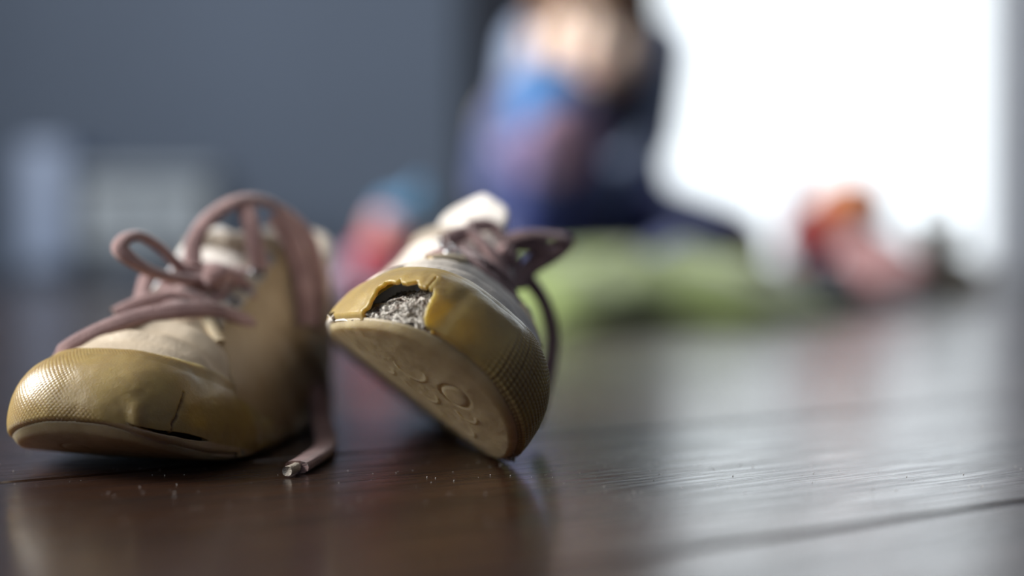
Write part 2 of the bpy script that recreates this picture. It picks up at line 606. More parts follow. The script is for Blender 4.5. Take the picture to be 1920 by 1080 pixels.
structure(box('baseboard_back', (RX0, WX0 - 0.001, RY1 - 0.014, RY1, 0.0, 0.06), M['wall'], bev=0.003))
structure(box('baseboard_left', (RX0, RX0 + 0.014, RY0, RY1 - .014, 0.0, 0.06), M['wall'], bev=0.003))
structure(box('baseboard_right', (RX1 - 0.014, RX1, RY0, RY1 - .014, 0.0, 0.06), M['wall'], bev=0.003))
bal = structure(box('trim_3', (-0.6, 2.4, RY1 + .2, RY1 + 1.6, -0.15, -0.02), M['concrete'], bev=0.01))

# charcoal curtain beside the balcony window
def curtain():
    x0, x1, y, z0, z1 = -0.125, 0.352, RY1 - 0.085, 0.012, 2.28
    t = thing('curtain', ((x0 + x1) / 2, y, 0), 'charcoal curtain hanging in folds beside the bright balcony window', 'curtain')
    n, m = 140, 24
    xs = np.linspace(x0, x1, n)
    zs = np.linspace(z0, z1, m)
    X, Z = np.meshgrid(xs, zs, indexing='ij')
    ph = (xs - x0) / (x1 - x0) * 2 * math.pi * 7
    Y = (np.sin(ph) * 0.022 + np.sin(ph * .43 + 1) * 0.008)[:, None] * (1.0 - 0.25 * (Z - z0) / (z1 - z0)) + 0
    V = np.stack([X - (x0 + x1) / 2, Y, Z], -1).reshape(-1, 3)
    o = pyobj('curtain_cloth', V, grid_faces(n, m), M['curtain'], t)
    so = o.modifiers.new('s', 'SOLIDIFY')
    so.thickness = 0.003
    sweep('curtain_rod', [(-.45, 0, z1 + .02), (0, 0, z1 + .02), (1.15 - .114, 0, z1 + .02)], 0.022, 0.022, M['brushed'], t, nrm=(0, 1, 0), n=12)
curtain()

# white sheer at the other side of the window
def sheer():
    m = bpy.data.materials.new('white_sheer')
    m.use_nodes = True
    nt = m.node_tree
    nt.nodes.remove(nt.nodes['Principled BSDF'])
    d, tl, mx = nd(nt, 'ShaderNodeBsdfDiffuse'), nd(nt, 'ShaderNodeBsdfTranslucent'), nd(nt, 'ShaderNodeMixShader')
    d.inputs[0].default_value = (.72, .76, .82, 1)
    tl.inputs[0].default_value = (.72, .76, .82, 1)
    mx.inputs[0].default_value = 0.5
    nt.links.new(d.outputs[0], mx.inputs[1])
    nt.links.new(tl.outputs[0], mx.inputs[2])
    nt.links.new(mx.outputs[0], nt.nodes['Material Output'].inputs[0])
    x0, x1, y = 1.195, 1.50, RY1 - 0.075
    t = thing('curtain', ((x0 + x1) / 2, y, 0), 'narrow white sheer curtain gathered at the far edge of the balcony window', 'curtain')
    xs, zs = np.linspace(x0, x1, 110), np.linspace(0.012, 2.28, 20)
    X, Z = np.meshgrid(xs, zs, indexing='ij')
    Y = (np.sin((xs - x0) * 160) * 0.016 + np.sin((xs - x0) * 61) * 0.006)[:, None] + 0 * Z
    pyobj('curtain_cloth', np.stack([X - (x0 + x1) / 2, Y, Z], -1).reshape(-1, 3), grid_faces(110, 20), m, t)
sheer()

# ------------------------------------------------------------------ the shoes (local frame: x across, y toe to heel, z up; millimetres)
_half = spline([(0, 0), (10, 0.9), (19.5, 5), (26.5, 14), (30.5, 28), (31.5, 44), (30, 64), (27, 88), (25.5, 112), (24, 130), (18, 143.5), (9, 149.2), (0, 150)], 900)
_half[:, 0] *= 0.95
_o = np.maximum.accumulate(_half[:, 1])
def hw(y):
    return np.interp(y, _o + np.arange(900) * 1e-7, _half[:, 0])
zbot = curve1([0, 3.4, 8, 13.7, 22.8, 34.2, 47.9, 68, 150], [12.0, 9.3, 6.9, 4.7, 2.35, 0.73, 0.05, 0, 0])
ztop = curve1([0, .5, 1.6, 4, 8, 15, 26, 38, 50, 65, 80, 95, 108, 125, 150],
              [13.7, 16.3, 19.2, 23.0, 27.0, 30.4, 32.7, 35.7, 39.6, 45.8, 54.0, 63.7, 80, 96, 100])
pa = curve1([0, 15, 40, 70, 95, 120, 150], [.62, .70, .80, .88, .72, .52, .5])
PB = 0.92
CY = 48.0

def upper(y, al):
    """the shoe's upper at station y, section angle al (0 = one side, pi = the other)"""
    y, al = np.broadcast_arrays(np.asarray(y, float), np.asarray(al, float))
    c, s = np.cos(al), np.clip(np.sin(al), 0, 1)
    zr = zbot(y) + 1.6
    x = hw(y) * np.sign(c) * np.abs(c) ** pa(y)
    return np.stack([x, y, zr + (ztop(y) - zr) * s ** PB], -1)

def upper_h(x, y):
    h = np.maximum(hw(y), 1e-3)
    c = np.clip(np.abs(x) / h, 0, 1) ** (1 / pa(y))
    zr = zbot(y) + 1.6
    return zr + (ztop(y) - zr) * np.sqrt(np.clip(1 - c * c, 0, 1)) ** PB

def gnormals(P):
    a, b = np.gradient(P, axis=0), np.gradient(P, axis=1)
    n = np.cross(a, b)
    n /= np.linalg.norm(n, axis=-1, keepdims=True) + 1e-12
    cen = np.array([0, 60.0, 15.0])
    if np.mean(np.sum(n * (P - cen), -1)) < 0:
        n = -n
    return n

_ph = np.arctan2(_half[:, 0], CY - _half[:, 1])
_rr = np.hypot(_half[:, 0], CY - _half[:, 1])
PHM = math.radians(112)
NPH, NT = 620, 170

def cap_base():
    ph = np.linspace(-PHM, PHM, NPH)
    R = np.interp(np.abs(ph), _ph, _rr)
    k = sstep(0, math.radians(108), np.abs(ph))
    r1 = R * (0.63 + 0.345 * k ** 1.25)
    q = np.linspace(0, 1, 260)
    r = R[:, None] - (R - r1)[:, None] * q[None] ** 2.2
    x, y = r * np.sin(ph)[:, None], CY - r * np.cos(ph)[:, None]
    P = np.stack([x, y, upper_h(x, y)], -1)
    s = np.concatenate([np.zeros((NPH, 1)), np.cumsum(np.linalg.norm(np.diff(P, axis=1), axis=2), axis=1)], 1)
    out = np.zeros((NPH, NT, 3))
    for i in range(NPH):
        u = np.linspace(0, s[i, -1], NT)
        for c in range(3):
            out[i, :, c] = np.interp(u, s[i], P[i, :, c])
    return ph, s[:, -1], out
_cap = cap_base()

def inside(poly, X, Y):
    r = np.zeros(np.shape(X), bool)
    n = len(poly)
    for i in range(n):
        (x1, y1), (x2, y2) = poly[i], poly[(i + 1) % n]
        if y1 == y2:
            continue
        c = ((y1 > Y) != (y2 > Y)) & (X < (x2 - x1) * (Y - y1) / (y2 - y1) + x1)
        r ^= c
    return r

def closest_on(poly, p):
    best, bd = p, 1e9
    for i in range(len(poly)):
        a, b = np.array(poly[i]), np.array(poly[(i + 1) % len(poly)])
        d = b - a
        t = np.clip(np.dot(p - a, d) / (np.dot(d, d) + 1e-12), 0, 1)
        q = a + t * d
        e = np.sum((q - p) ** 2)
        if e < bd:
            best, bd = q, e
    return best

def set_attr(me, name, vals):
    a = me.attributes.new(name, 'FLOAT', 'POINT')
    a.data.foreach_set('value', np.asarray(vals, np.float32).ravel())

class Shoe:
    def __init__(s, side, name, loc, yaw, roll, pitch, label, slump=(0, 1, 0), diag=False):
        s.m, s.slump, s.diag = side, slump, diag
        w0, b0, up = Vector((math.cos(yaw), -math.sin(yaw), 0)), Vector((math.sin(yaw), math.cos(yaw), 0)), Vector((0, 0, 1))
        R = Matrix((w0, b0, up)).transposed().to_4x4()
        R = R @ Matrix.Rotation(roll, 4, 'Y') @ Matrix.Rotation(pitch, 4, 'X')
        s.mat = Matrix.Translation(loc) @ R
        s.root = thing(name, (0, 0, 0), label, 'shoe', 'pair of worn toddler shoes')
        s.root.matrix_world = s.mat
        s.inv = s.mat.inverted()

    def warp(s, P):
        """the soft upper leans, flattens and sinks towards the heel"""
        P = np.array(P, float)
        k = sstep(42, 104, P[..., 1]) * np.clip((P[..., 2] - 7) / 55, 0, 1.3)
        P[..., 0] = P[..., 0] * (1 + (s.slump[1] - 1) * k) + s.slump[0] * k
        P[..., 2] = P[..., 2] - s.slump[2] * k
        return P

    def put(s, name, P, F, m, flipcheck=True, parent=None):
        """P in mm for the un-mirrored shoe"""
        V = s.warp(np.array(P, float).reshape(-1, 3)) * 0.001
        V[:, 0] *= s.m
        F = np.asarray(F)
        if s.m < 0 and F.ndim == 2:
            F = F[:, ::-1]
        return pyobj(name, V, F, m, parent or s.root)

    def outward(s, P, wrap=False):
        F = grid_faces(P.shape[0], P.shape[1], wrap)
        V = P.reshape(-1, 3)
        n = np.cross(V[F[:, 1]] - V[F[:, 0]], V[F[:, 2]] - V[F[:, 0]])
        c = V[F].mean(1) - np.array([0, 60.0, 15.0])
        return F[:, ::-1] if np.mean(np.sum(n * c, 1)) < 0 else F

    def solid(s, o, th, off=-1.0, inner=0):
        md = o.modifiers.new('thickness', 'SOLIDIFY')
        md.thickness = th * 0.001
        md.offset = off
        md.material_offset = inner
        return o

    def sole(s, tread):
        n = 430
        half = spline(_half[::9], n // 2 + 1)
        O = np.vstack([half, half[-2:0:-1] * np.array([-1, 1])])
        T = np.roll(O, -1, 0) - np.roll(O, 1, 0)
        N = np.stack([T[:, 1], -T[:, 0]], 1)
        N /= np.linalg.norm(N, axis=1)[:, None]
        if np.mean(np.sum(N * (O - np.array([0, 75])), 1)) < 0:
            N = -N
        C = np.stack([np.zeros(len(O)), np.clip(O[:, 1], 26, 124)], 1)
        ks = np.concatenate([np.linspace(0, 0.9, 86), np.linspace(0.91, 1, 9)])
        rows = []
        for k in ks:
            p = C + (O - C) * k
            z = zbot(p[:, 1]) + 1.8 * max(0, (k - 0.93) / 0.07) ** 2 + 0.5 * k ** 3
            d = np.zeros(len(O))
            for (kind, cx, cy, r, w, h) in tread:
                q = np.hypot(p[:, 0] - cx, p[:, 1] - cy)
                ring = np.exp(-((q - r) / w) ** 2)
                if kind == 'arc':
                    ring = ring * sstep(-.3, .3, (p[:, 1] - cy) / r + (p[:, 0] - cx) / r)
                d += h * ring
                if kind == 'dish':
                    d -= 0.4 * h * sstep(r, r * .6, q)
            d += 0.05 * fbm(np.stack([p[:, 0] * .35, p[:, 1] * .35, 0 * p[:, 0]], -1), 3, 5) * (k < .96)
            rows.append(np.column_stack([p, z - d]))
        for (off, dz) in ((0.5, 2.6), (0.9, 4.0), (0.9, 5.8), (0.1, 6.8), (-2.5, 7.0)):
            fr = sstep(58, 70, O[:, 1])
            p = O + N * (off * fr - .15 * (1 - fr))[:, None]
            rows.append(np.column_stack([p, zbot(np.clip(O[:, 1], 0, 150)) + 2.3 + (dz - 2.3) * fr]))
        P = np.array(rows)
        F = grid_faces(len(rows), n, wrap=True)
        V = P.reshape(-1, 3)
        c = V[F].mean(1)
        nn = np.cross(V[F[:, 1]] - V[F[:, 0]], V[F[:, 2]] - V[F[:, 0]])
        if np.mean(nn[: n * 60, 2]) > 0:
            F = F[:, ::-1]
        o = s.put('sole', P, F, M['sole'])
        dirt = 0.35 * sstep(0.1, 0.9, fbm(V * np.array([.25, .25, .25]), 4, 11) * .5 + .3)
        set_attr(o.data, 'dirt', dirt)
        return o

    def cap(s, smooth_mask, hole=None, extra=None, top_strip=True):
        ph, arc, base = _cap
        N = gnormals(base)
        PHI, T = np.meshgrid(ph, np.linspace(0, 1, NT), indexing='ij')
        S = np.cumsum(np.concatenate([[0], np.linalg.norm(np.diff(base[:, 8], axis=0), axis=1)]))[:, None] + 0 * T
        L = arc[:, None] * T
        sm = smooth_mask(np.degrees(PHI), T)
        A_, B_ = ((S + L) / 1.3, (S - L) / 1.3) if s.diag else (S / 1.45, L / 1.15)
        kn = (np.abs(np.sin(math.pi * A_)) * np.abs(np.sin(math.pi * B_))) ** 0.55
        P3 = base * 0.12
        off = 1.0 + 0.9 * np.sin(math.pi * np.clip(T * 1.25, 0, 1)) ** 0.8 + 0.18 * fbm(P3, 3, 2)
        off = off * sstep(0, .07, T) - 0.55 * sstep(.05, 0, T)
        off = off - 0.5 * sstep(.93, 1, T)
        knob = (1 - sm)
        off = off + knob * (0.17 if s.diag else 0.55) * (kn - 0.6)
        dirt = knob * np.clip(1 - kn * 1.7, 0, 1) * 0.8
        dirt = np.maximum(dirt, (0.75 + .3 * fbm(base * .5, 2, 9)) * sstep(.045, 0.0, T) * (0.15 + 0.7 * knob))
        if extra:
            off, dirt = extra(np.degrees(PHI), T, base, off, dirt)
        P = base + N * off[..., None]
        F = s.outward(P)
        keep = np.ones(len(F), bool)
        V = P.reshape(-1, 3).copy()
        if hole:
            U = np.stack([np.degrees(PHI), T], -1).reshape(-1, 2)
            sc_ = np.array([0.75, 22.0])            # degrees, t -> about millimetres
            for poly in hole:
                c = U[F].mean(1)
                keep &= ~inside(poly, c[:, 0], c[:, 1])
            rem = np.zeros(len(V), int)
            np.add.at(rem, F[~keep].ravel(), 1)
            kp = np.zeros(len(V), int)
            np.add.at(kp, F[keep].ravel(), 1)
            bnd = np.where((rem > 0) & (kp > 0))[0]
            step = np.array([ph[1] - ph[0], 1 / (NT - 1)])
            step[0] = math.degrees(step[0])
            for b in bnd:
                best = None
                for poly in hole:
                    q = closest_on([(p[0] * sc_[0], p[1] * sc_[1]) for p in poly], U[b] * sc_) / sc_
                    e = np.sum(((q - U[b]) * sc_) ** 2)
                    if best is None or e < best[0]:
                        best = (e, q)
                q = best[1]
                i, j = (q[0] - math.degrees(ph[0])) / step[0], q[1] / step[1]
                i, j = min(max(i, 0), NPH - 1.001), min(max(j, 0), NT - 1.001)
                a, c = int(i), int(j)
                fi, fj = i - a, j - c
                V[b] = (P[a, c] * (1 - fi) * (1 - fj) + P[a + 1, c] * fi * (1 - fj) + P[a, c + 1] * (1 - fi) * fj + P[a + 1, c + 1] * fi * fj)
        o = s.put('toe_cap', V, F[keep], M['cap'])
        set_attr(o.data, 'dirt', dirt)
        if s.diag:
            lim = np.interp(-np.degrees(PHI), [-4, 4, 16, 25, 40, 60, 80], [0, .02, .075, .09, .135, .12, .05])
            set_attr(o.data, 'sole_band', sstep(.012, -.012, T - lim))
        s.solid(o, 1.2)
        return o

    def patch(s, name, p0, p1, t0, t1, depth, m, n=(150, 110)):
        """surface lying inside the cap (window in degrees and t)"""
        ph, arc, base = _cap
        N = gnormals(base)
        I = np.interp(np.linspace(p0, p1, n[0]), np.degrees(ph), np.arange(NPH))
        J = np.linspace(t0, t1, n[1]) * (NT - 1)
        ii, jj = np.meshgrid(np.clip(I, 0, NPH - 1.01), np.clip(J, 0, NT - 1.01), indexing='ij')
        a, c = ii.astype(int), jj.astype(int)
        fi, fj = (ii - a)[..., None], (jj - c)[..., None]
        def lerp(A):
            return A[a, c] * (1 - fi) * (1 - fj) + A[a + 1, c] * fi * (1 - fj) + A[a, c + 1] * (1 - fi) * fj + A[a + 1, c + 1] * fi * fj
        B, NN = lerp(base), lerp(N)
        PH, TT = np.meshgrid(np.linspace(p0, p1, n[0]), np.linspace(t0, t1, n[1]), indexing='ij')
        P = B - NN * depth(PH, TT, B)[..., None]
        return s.put(name, P, s.outward(P), m)

    def vamp(s):
        y = np.linspace(19, 60, 80)
        al = np.linspace(0.0, math.pi, 96)
        P = upper(y[:, None], al[None])
        N = gnormals(P)
        w = sstep(24, 32, y)[:, None] * sstep(58, 48, y)[:, None] * sstep(0.3, 0.9, np.sin(al))[None]
        d = w * (0.9 * np.sin(y[:, None] * 0.62 + 1.3 * np.cos(al)[None] ** 2) + 0.5 * fbm(P * .12, 2, 3)) + 0.0
        P = P + N * (d - 0.5 * sstep(26, 20, y)[:, None])[..., None]
        return s.put('vamp', P, s.outward(P), M['leather'] if s.diag else M['lit_leather'])

    def acut(s, y):
        y = np.asarray(y, float)
        h = hw(y)
        zr = zbot(y) + 1.6
        xt = 10.8 + 0.03 * (y - 53)
        a_th = np.arccos(np.clip(np.clip(xt / h, 0, 1) ** (1 / pa(y)), -1, 1))
        col = curve1([94, 100, 108, 120, 132, 142, 150], [64.5, 63, 60.5, 57, 58, 63, 66])
        a_col = np.arcsin(np.clip(((col(y) - zr) / (ztop(y) - zr)), 0, 1) ** (1 / PB))
        a = np.where(y < 95, a_th, np.minimum(a_col, a_th + 1))
        k = np.clip((y - 33) / 20, 0, 1)
        return a * np.where(y < 53, k ** 0.62, 1.0) + 0.004

    def quarter(s, sgn):
        y = np.concatenate([np.linspace(33, 54, 40), np.linspace(55, 140, 80), np.linspace(140.5, 149.9, 26)])
        k = np.linspace(0, 1, 46)
        al = s.acut(y)[:, None] * k[None]
        P = upper(y[:, None] + 0 * al, al)
        N = gnormals(P)
        off = 1.0 + 0.3 * fbm(P * .1, 2, 8 + sgn) + 0.35 * np.sin(P[..., 1] * 0.23 + P[..., 2] * .3) * sstep(60, 90, P[..., 1])
        off = off - 0.7 * sstep(.94, 1, k)[None]
        P = P + N * off[..., None]
        if sgn < 0:
            P[..., 0] *= -1
        o = s.put('quarter', P, s.outward(P), [M['quarter'] if s.diag else M['lit_leather'], M['lining']])
        s.solid(o, 2.0, -1.0, 1)
        # rolled pale edge of the leather along the front seam
        return o

    def edge(s, sgn):
        y = np.linspace(36.5, 56, 14)
        P = upper(y, s.acut(y) - 0.01)
        N = (P - np.array([0, 60, 8])[None])
        N /= np.linalg.norm(N, axis=1)[:, None]
        P = P + N * 0.6
        P[:, 0] *= sgn
        P = s.warp(P)
        P[:, 0] *= s.m
        N[:, 0] *= sgn * s.m
        return sweep('piping', P[6:] * .001, 0.0034, 0.0026, M['thread'], s.root, nrm=N[6:])

    def collar(s, sgn):
        y = np.concatenate([np.linspace(95, 140, 24), np.linspace(141, 149.9, 14)])
        P = upper(y, s.acut(y))
        P[:, 0] *= sgn
        P = s.warp(P)
        P[:, 0] *= s.m
        return sweep('collar_padding', P * .001, 0.005, 0.006, M['suede'], s.root, nrm=(0, 0, 1), ns=12)

    def eyestay(s, sgn):
        y = np.linspace(52, 96, 60)
        ac = s.acut(y)
        a0 = ac - 8.0 / np.maximum(ztop(y) * .9, 20)
        k = np.linspace(0, 1, 14)
        al = a0[:, None] + (ac - a0)[:, None] * k[None]
        P = upper(y[:, None] + 0 * al, al)
        N = gnormals(P)
        P = P + N * (1.9 - 0.6 * np.abs(2 * k - 1)[None] ** 6)[..., None]
        if sgn < 0:
            P[..., 0] *= -1
        o = s.put('eyestay', P, s.outward(P), M['suede'])
        s.solid(o, 1.2)
        return o

    EY = (57, 66.5, 76, 85.5, 94)
    def eyelet_pt(s, y, sgn, lift=2.2):
        a = s.acut(np.array([y]))[0] - 4.2 / max(float(ztop(y)) * .9, 20)
        p = upper(np.array([y]), np.array([a]))[0]
        q1, q2 = upper(np.array([y + .5]), np.array([a]))[0], upper(np.array([y]), np.array([a + .02]))[0]
        n = np.cross(q1 - p, q2 - p)
        n /= np.linalg.norm(n)
        if n[2] < 0:
            n = -n
        p = p + n * lift
        return s.warp(p * np.array([sgn, 1, 1])), n * np.array([sgn, 1, 1])

    def eyelets(s, sgn):
        for y in s.EY:
            p, n = s.eyelet_pt(y, sgn, 2.0)
            bm = bmesh.new()
            q = Vector((0, 0, 1)).rotation_difference(Vector((n[0] * s.m, n[1], n[2])))
            c = Vector((p[0] * s.m, p[1], p[2])) * .001
            rows = []
            for (r, z) in ((1.3, -.5), (1.3, .2), (1.5, .55), (2.1, .65), (2.6, .4), (2.7, -.1)):
                rows.append([bm.verts.new(c + q @ Vector((r * math.cos(t) * .001, r * math.sin(t) * .001, z * .001))) for t in np.linspace(0, 2 * math.pi, 20, endpoint=False)])
            for a, b in zip(rows[:-1], rows[1:]):
                for i in range(20):
                    bm.faces.new((a[i], a[(i + 1) % 20], b[(i + 1) % 20], b[i]))
            bm.faces.new(rows[0])
            bmobj('eyelet', bm, M['eyelet'], s.root)

    def tongue(s, pts, w0, w1, dx=0.0, twist=0.0):
        c = spline([(0, a, b) for a, b in pts], 60)
        T = np.gradient(c, axis=0)
        T /= np.linalg.norm(T, axis=1)[:, None]
        N = np.stack([0 * T[:, 0], -T[:, 2], T[:, 1]], 1)
        u = np.linspace(-1, 1, 33)
        k = np.linspace(0, 1, 60)
        W = w0 + (w1 - w0) * k
        W = W * np.sqrt(np.clip(1 - np.clip((k - .86) / .14, 0, 1) ** 2.4, 0.02, 1))
        tw = math.radians(twist) * sstep(.2, .75, k)
        X = np.cos(tw)[:, None] * np.array([1.0, 0, 0]) + np.sin(tw)[:, None] * N
        N = np.cos(tw)[:, None] * N - np.sin(tw)[:, None] * np.array([1.0, 0, 0])
        P = c[:, None] + X[:, None] * (u[None] * W[:, None])[..., None] - N[:, None] * ((u[None] ** 2) * (2.5 + 2.5 * k[:, None]))[..., None]
        P = P + N[:, None] * (0.5 * fbm(P * .1, 2, 14))[..., None]
        P[..., 0] += dx * sstep(.35, 1, k)[:, None]
        F = grid_faces(60, 33)
        V = P.reshape(-1, 3)
        n = np.cross(V[F[:, 1]] - V[F[:, 0]], V[F[:, 2]] - V[F[:, 0]])
        if np.mean(n[:, 2]) < 0:
            F = F[:, ::-1]
        o = s.put('tongue', P, F, M['tongue'])
        s.solid(o, 3.2)
        b = o.modifiers.new('soft', 'SUBSURF')
        b.levels = b.render_levels = 1
        return o

    def insole(s):
        y = np.linspace(14, 147, 60)
        u = np.linspace(-1, 1, 17)
        P = np.stack([u[None] * (hw(y) - 2.5)[:, None], y[:, None] + 0 * u[None], (zbot(y) + 9)[:, None] + 0 * u[None]], -1)
        o = s.put('insole', P, grid_faces(60, 17), M['lining'])
        s.solid(o, 2.0)

    def loc(s, p):
        return Vector((p[0] * s.m, p[1], p[2])) * .001

    def lacing(s, rows=4):
        """criss-cross bands between the eyelets"""
        def band(p, n, q, n2, lift):
            a, b = np.array(p), np.array(q)
            pts, nr = [], []
            for k, e in ((0, -1.6), (.08, 0.3), (.3, lift), (.5, lift + .6), (.7, lift), (.92, .3), (1, -1.6)):
                x = a + (b - a) * k
                nn = n * (1 - k) + n2 * k + np.array([0, 0, .6]) * (1 - abs(2 * k - 1))
                nn = nn / np.linalg.norm(nn)
                crown = 1.2 * (1 - (2 * k - 1) ** 2)
                x = x + nn * (e + crown)
                pts.append((x[0] * s.m * .001, x[1] * .001, x[2] * .001))
                nr.append((nn[0] * s.m, nn[1], nn[2]))
            sweep('lace', pts, 0.0052, 0.0022, M['lace'], s.root, nrm=nr)
        e = [(s.eyelet_pt(y, 1, 1.6), s.eyelet_pt(y, -1, 1.6)) for y in s.EY]
        band(*e[0][0], *e[0][1], 0.6)
        for i in range(rows):
            band(*e[i][0], *e[i + 1][1], 0.8)
            band(*e[i][1], *e[i + 1][0], 2.6)

    def cord(s, name, pts, w=0.0052, th=0.0022, m=None, nrm=(0, -1, 0.3), **kw):
        """pts in world metres"""
        inv = s.inv
        R = inv.to_3x3()
        P = [inv @ Vector(p) for p in pts]
        nr = [nrm] * len(P) if isinstance(nrm[0], (int, float)) else nrm
        nr = [tuple(R @ Vector(v)) for v in nr]
        return sweep(name, P, w, th, m or M['lace'], s.root, nrm=nr, **kw)


TREAD = [('dish', 5, 12, 4.2, .45, -.30), ('arc', 11, 17, 3.2, .5, .18), ('arc', -8, 16, 5.0, .6, .14), ('arc', -2, 24, 6, .6, .14), ('arc', 12, 30, 6, .6, .14), ('arc', -14, 30, 5, .6, .14)]

def common(s):
    s.insole()
    s.vamp()
    for g in (1, -1):
        s.quarter(g)
        s.eyestay(g)
        s.eyelets(g)
        s.collar(g)
        s.edge(g)

def polyd(poly, X, Y, sx, sy):
    best = np.full(np.shape(X), 1e9)
    for (a, b), (c, d) in zip(poly[:-1], poly[1:]):
        ax, ay, bx, by = a * sx, b * sy, c * sx, d * sy
        px, py = X * sx, Y * sy
        t = np.clip(((px - ax) * (bx - ax) + (py - ay) * (by - ay)) / ((bx - ax) ** 2 + (by - ay) ** 2 + 1e-9), 0, 1)
        best = np.minimum(best, np.hypot(ax + t * (bx - ax) - px, ay + t * (by - ay) - py))
    return best

# torn opening in the cap: outline in (degrees round the toe, share of the cap's height)
HOLE_R = [[(-36.53, 0.012), (-36.94, 0.078), (-35.85, 0.108), (-35.99, 0.147), (-37.07, 0.201), (-37.3, 0.257), (-38.57, 0.327), (-38.72, 0.356), (-37.44, 0.372), (-37.69, 0.409), (-35.98, 0.426), (-33.0, 0.405), (-32.55, 0.431), (-33.19, 0.47), (-31.21, 0.411), (-29.13, 0.403), (-27.98, 0.425), (-26.9, 0.449), (-25.91, 0.443), (-26.96, 0.511), (-25.85, 0.437), (-25.28, 0.409), (-24.02, 0.39), (-22.57, 0.395), (-22.46, 0.424), (-22.96, 0.495), (-23.68, 0.573), (-23.0, 0.568), (-22.2, 0.477), (-21.6, 0.395), (-20.79, 0.385), (-20.34, 0.404), (-19.98, 0.386), (-19.0, 0.336), (-18.64, 0.292), (-18.24, 0.25), (-17.89, 0.212), (-17.23, 0.161), (-16.6, 0.115), (-15.55, 0.077), (-14.44, 0.053), (-12.82, 0.04), (-11.93, 0.002), (-11.5, -0.05), (-36.5, -0.05)]]
HOLE_L = [[(-15.8, 0.095), (-18.65, 0.089), (-21.41, 0.094), (-25.36, 0.106), (-29.62, 0.131), (-34.51, 0.151), (-40.11, 0.153), (-44.2, 0.14), (-40.11, 0.116), (-34.52, 0.099), (-29.67, 0.09), (-25.4, 0.076), (-21.49, 0.071), (-18.27, 0.074)]]
CRACK_L = [(-33.02, 0.509), (-32.04, 0.403), (-30.72, 0.314), (-30.24, 0.26), (-29.13, 0.2), (-28.96, 0.136)]
CRACK_R = [(-11.93, 0.03), (-10.5, 0.02), (-8.8, -0.02)]

def extra_r(p, t, base, off, dirt):
    d = polyd(CRACK_R, p, t, .75, 22)
    off = off - 0.5 * np.exp(-(d / .4) ** 2)
    dirt = np.maximum(dirt, np.exp(-(d / .5) ** 2))
    q = polyd(HOLE_R[0][:43], p, t, .75, 22)
    off = off + 0.35 * np.exp(-(q / 1.5) ** 2) + 0.08 * fbm(base * .6, 3, 21) * np.exp(-(q / 3) ** 2)
    # long soft dent where the loose rubber has creased
    off = off - 0.5 * np.exp(-((p + 12.5) / 2.4) ** 2) * sstep(.8, .3, t) * sstep(0, .1, t)
    return off, dirt

def extra_l(p, t, base, off, dirt):
    d = polyd(CRACK_L, p, t, .75, 22) + 0.12 * fbm(base * .8, 2, 4)
    off = off - 0.45 * np.exp(-(d / .2) ** 2)
    dirt = np.maximum(dirt, 1.0 * np.exp(-(d / .22) ** 2))
    off = off + 1.1 * np.exp(-((p + 19.0) / 2.0) ** 2) * sstep(.36, .14, t) * sstep(.07, .10, t) + 0.5 * np.exp(-((p + 23) / 6.0) ** 2) * sstep(.55, .1, t)
    w = sstep(-8, -18, p) * sstep(.7, .4, t)
    off = off + w * 0.10 * fbm(base * .35, 3, 31)
    return off, dirt

R_LOC, R_YAW, R_ROLL, R_PITCH = (-0.0195, 0.3440, 0.0209), math.radians(-7.6), math.radians(38.8), math.radians(-4.0)
L_LOC, L_YAW, L_ROLL, L_PITCH = (-0.1115, 0.3595, 0.0006), math.radians(12), math.radians(1.6), 0.0

rs = Shoe(1, 'toddler_shoe', R_LOC, R_YAW, R_ROLL, R_PITCH, 'worn beige toddler shoe tipped on its side, torn hole in its yellowed rubber toe', slump=(-8, .6, 15))
rs.sole(TREAD)
rs.cap(lambda p, t: np.maximum(sstep(9, 0, p - 14 * t), .0) * sstep(1.0, .93, t), HOLE_R, extra_r)
common(rs)
rs.tongue([(48, 37), (58, 42), (70, 47), (82, 54), (92, 62), (99, 70), (104, 79), (107, 87)], 14, 21, -10, 42)
rs.lacing(4)

def torn_depth(PH, T, B):
    n = fbm(B * np.array([1.3, 1.3, .8]), 5, 40)
    r = np.abs(fbm(B * np.array([.75, .75, .5]), 5, 47))
    up = sstep(.10, .50, T) * sstep(-18, -40, PH)
    return 1.25 + 2.6 * up + 0.3 * sstep(.25, .5, T) - 0.45 * n + 0.9 * r - 0.8 * sstep(.12, .0, T)
rs.patch('torn_lining', -50, -4, 0.0, 0.72, torn_depth, M['torn'], (260, 190))
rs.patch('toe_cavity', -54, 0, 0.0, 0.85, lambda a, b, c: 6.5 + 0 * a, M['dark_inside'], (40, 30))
def fibres(s):
    rnd = random.Random(8)
    ph, arc, base = _cap
    N = gnormals(base)
    for k in range(26):
        a0, t0 = rnd.uniform(-35, -18), rnd.uniform(.05, .36)
        pts, nr = [], []
        da, dt = rnd.uniform(-3.5, 3.5), rnd.uniform(-.08, .08)
        for u in np.linspace(0, 1, 6):
            i = int(np.interp(a0 + da * u + 1.2 * math.sin(5 * u + k), np.degrees(ph), np.arange(NPH)))
            j = int(np.clip(t0 + dt * u + .03 * math.sin(4 * u + 2 * k), 0.01, .6) * (NT - 1))
            dep = torn_depth(np.array([math.degrees(ph[i])]), np.array([j / (NT - 1)]), base[i, j][None])[0]
            p = base[i, j] - N[i, j] * (dep - .35 - .5 * math.sin(u * math.pi))
            pts.append((p[0] * s.m * .001, p[1] * .001, p[2] * .001))
            nr.append(tuple(N[i, j] * np.array([s.m, 1, 1])))
        w = rnd.uniform(.0003, .0007)
        sweep('torn_fibre', pts, w, w * .8, M['torn'], s.root, nrm=nr, n=22, ns=7)
fibres(rs)

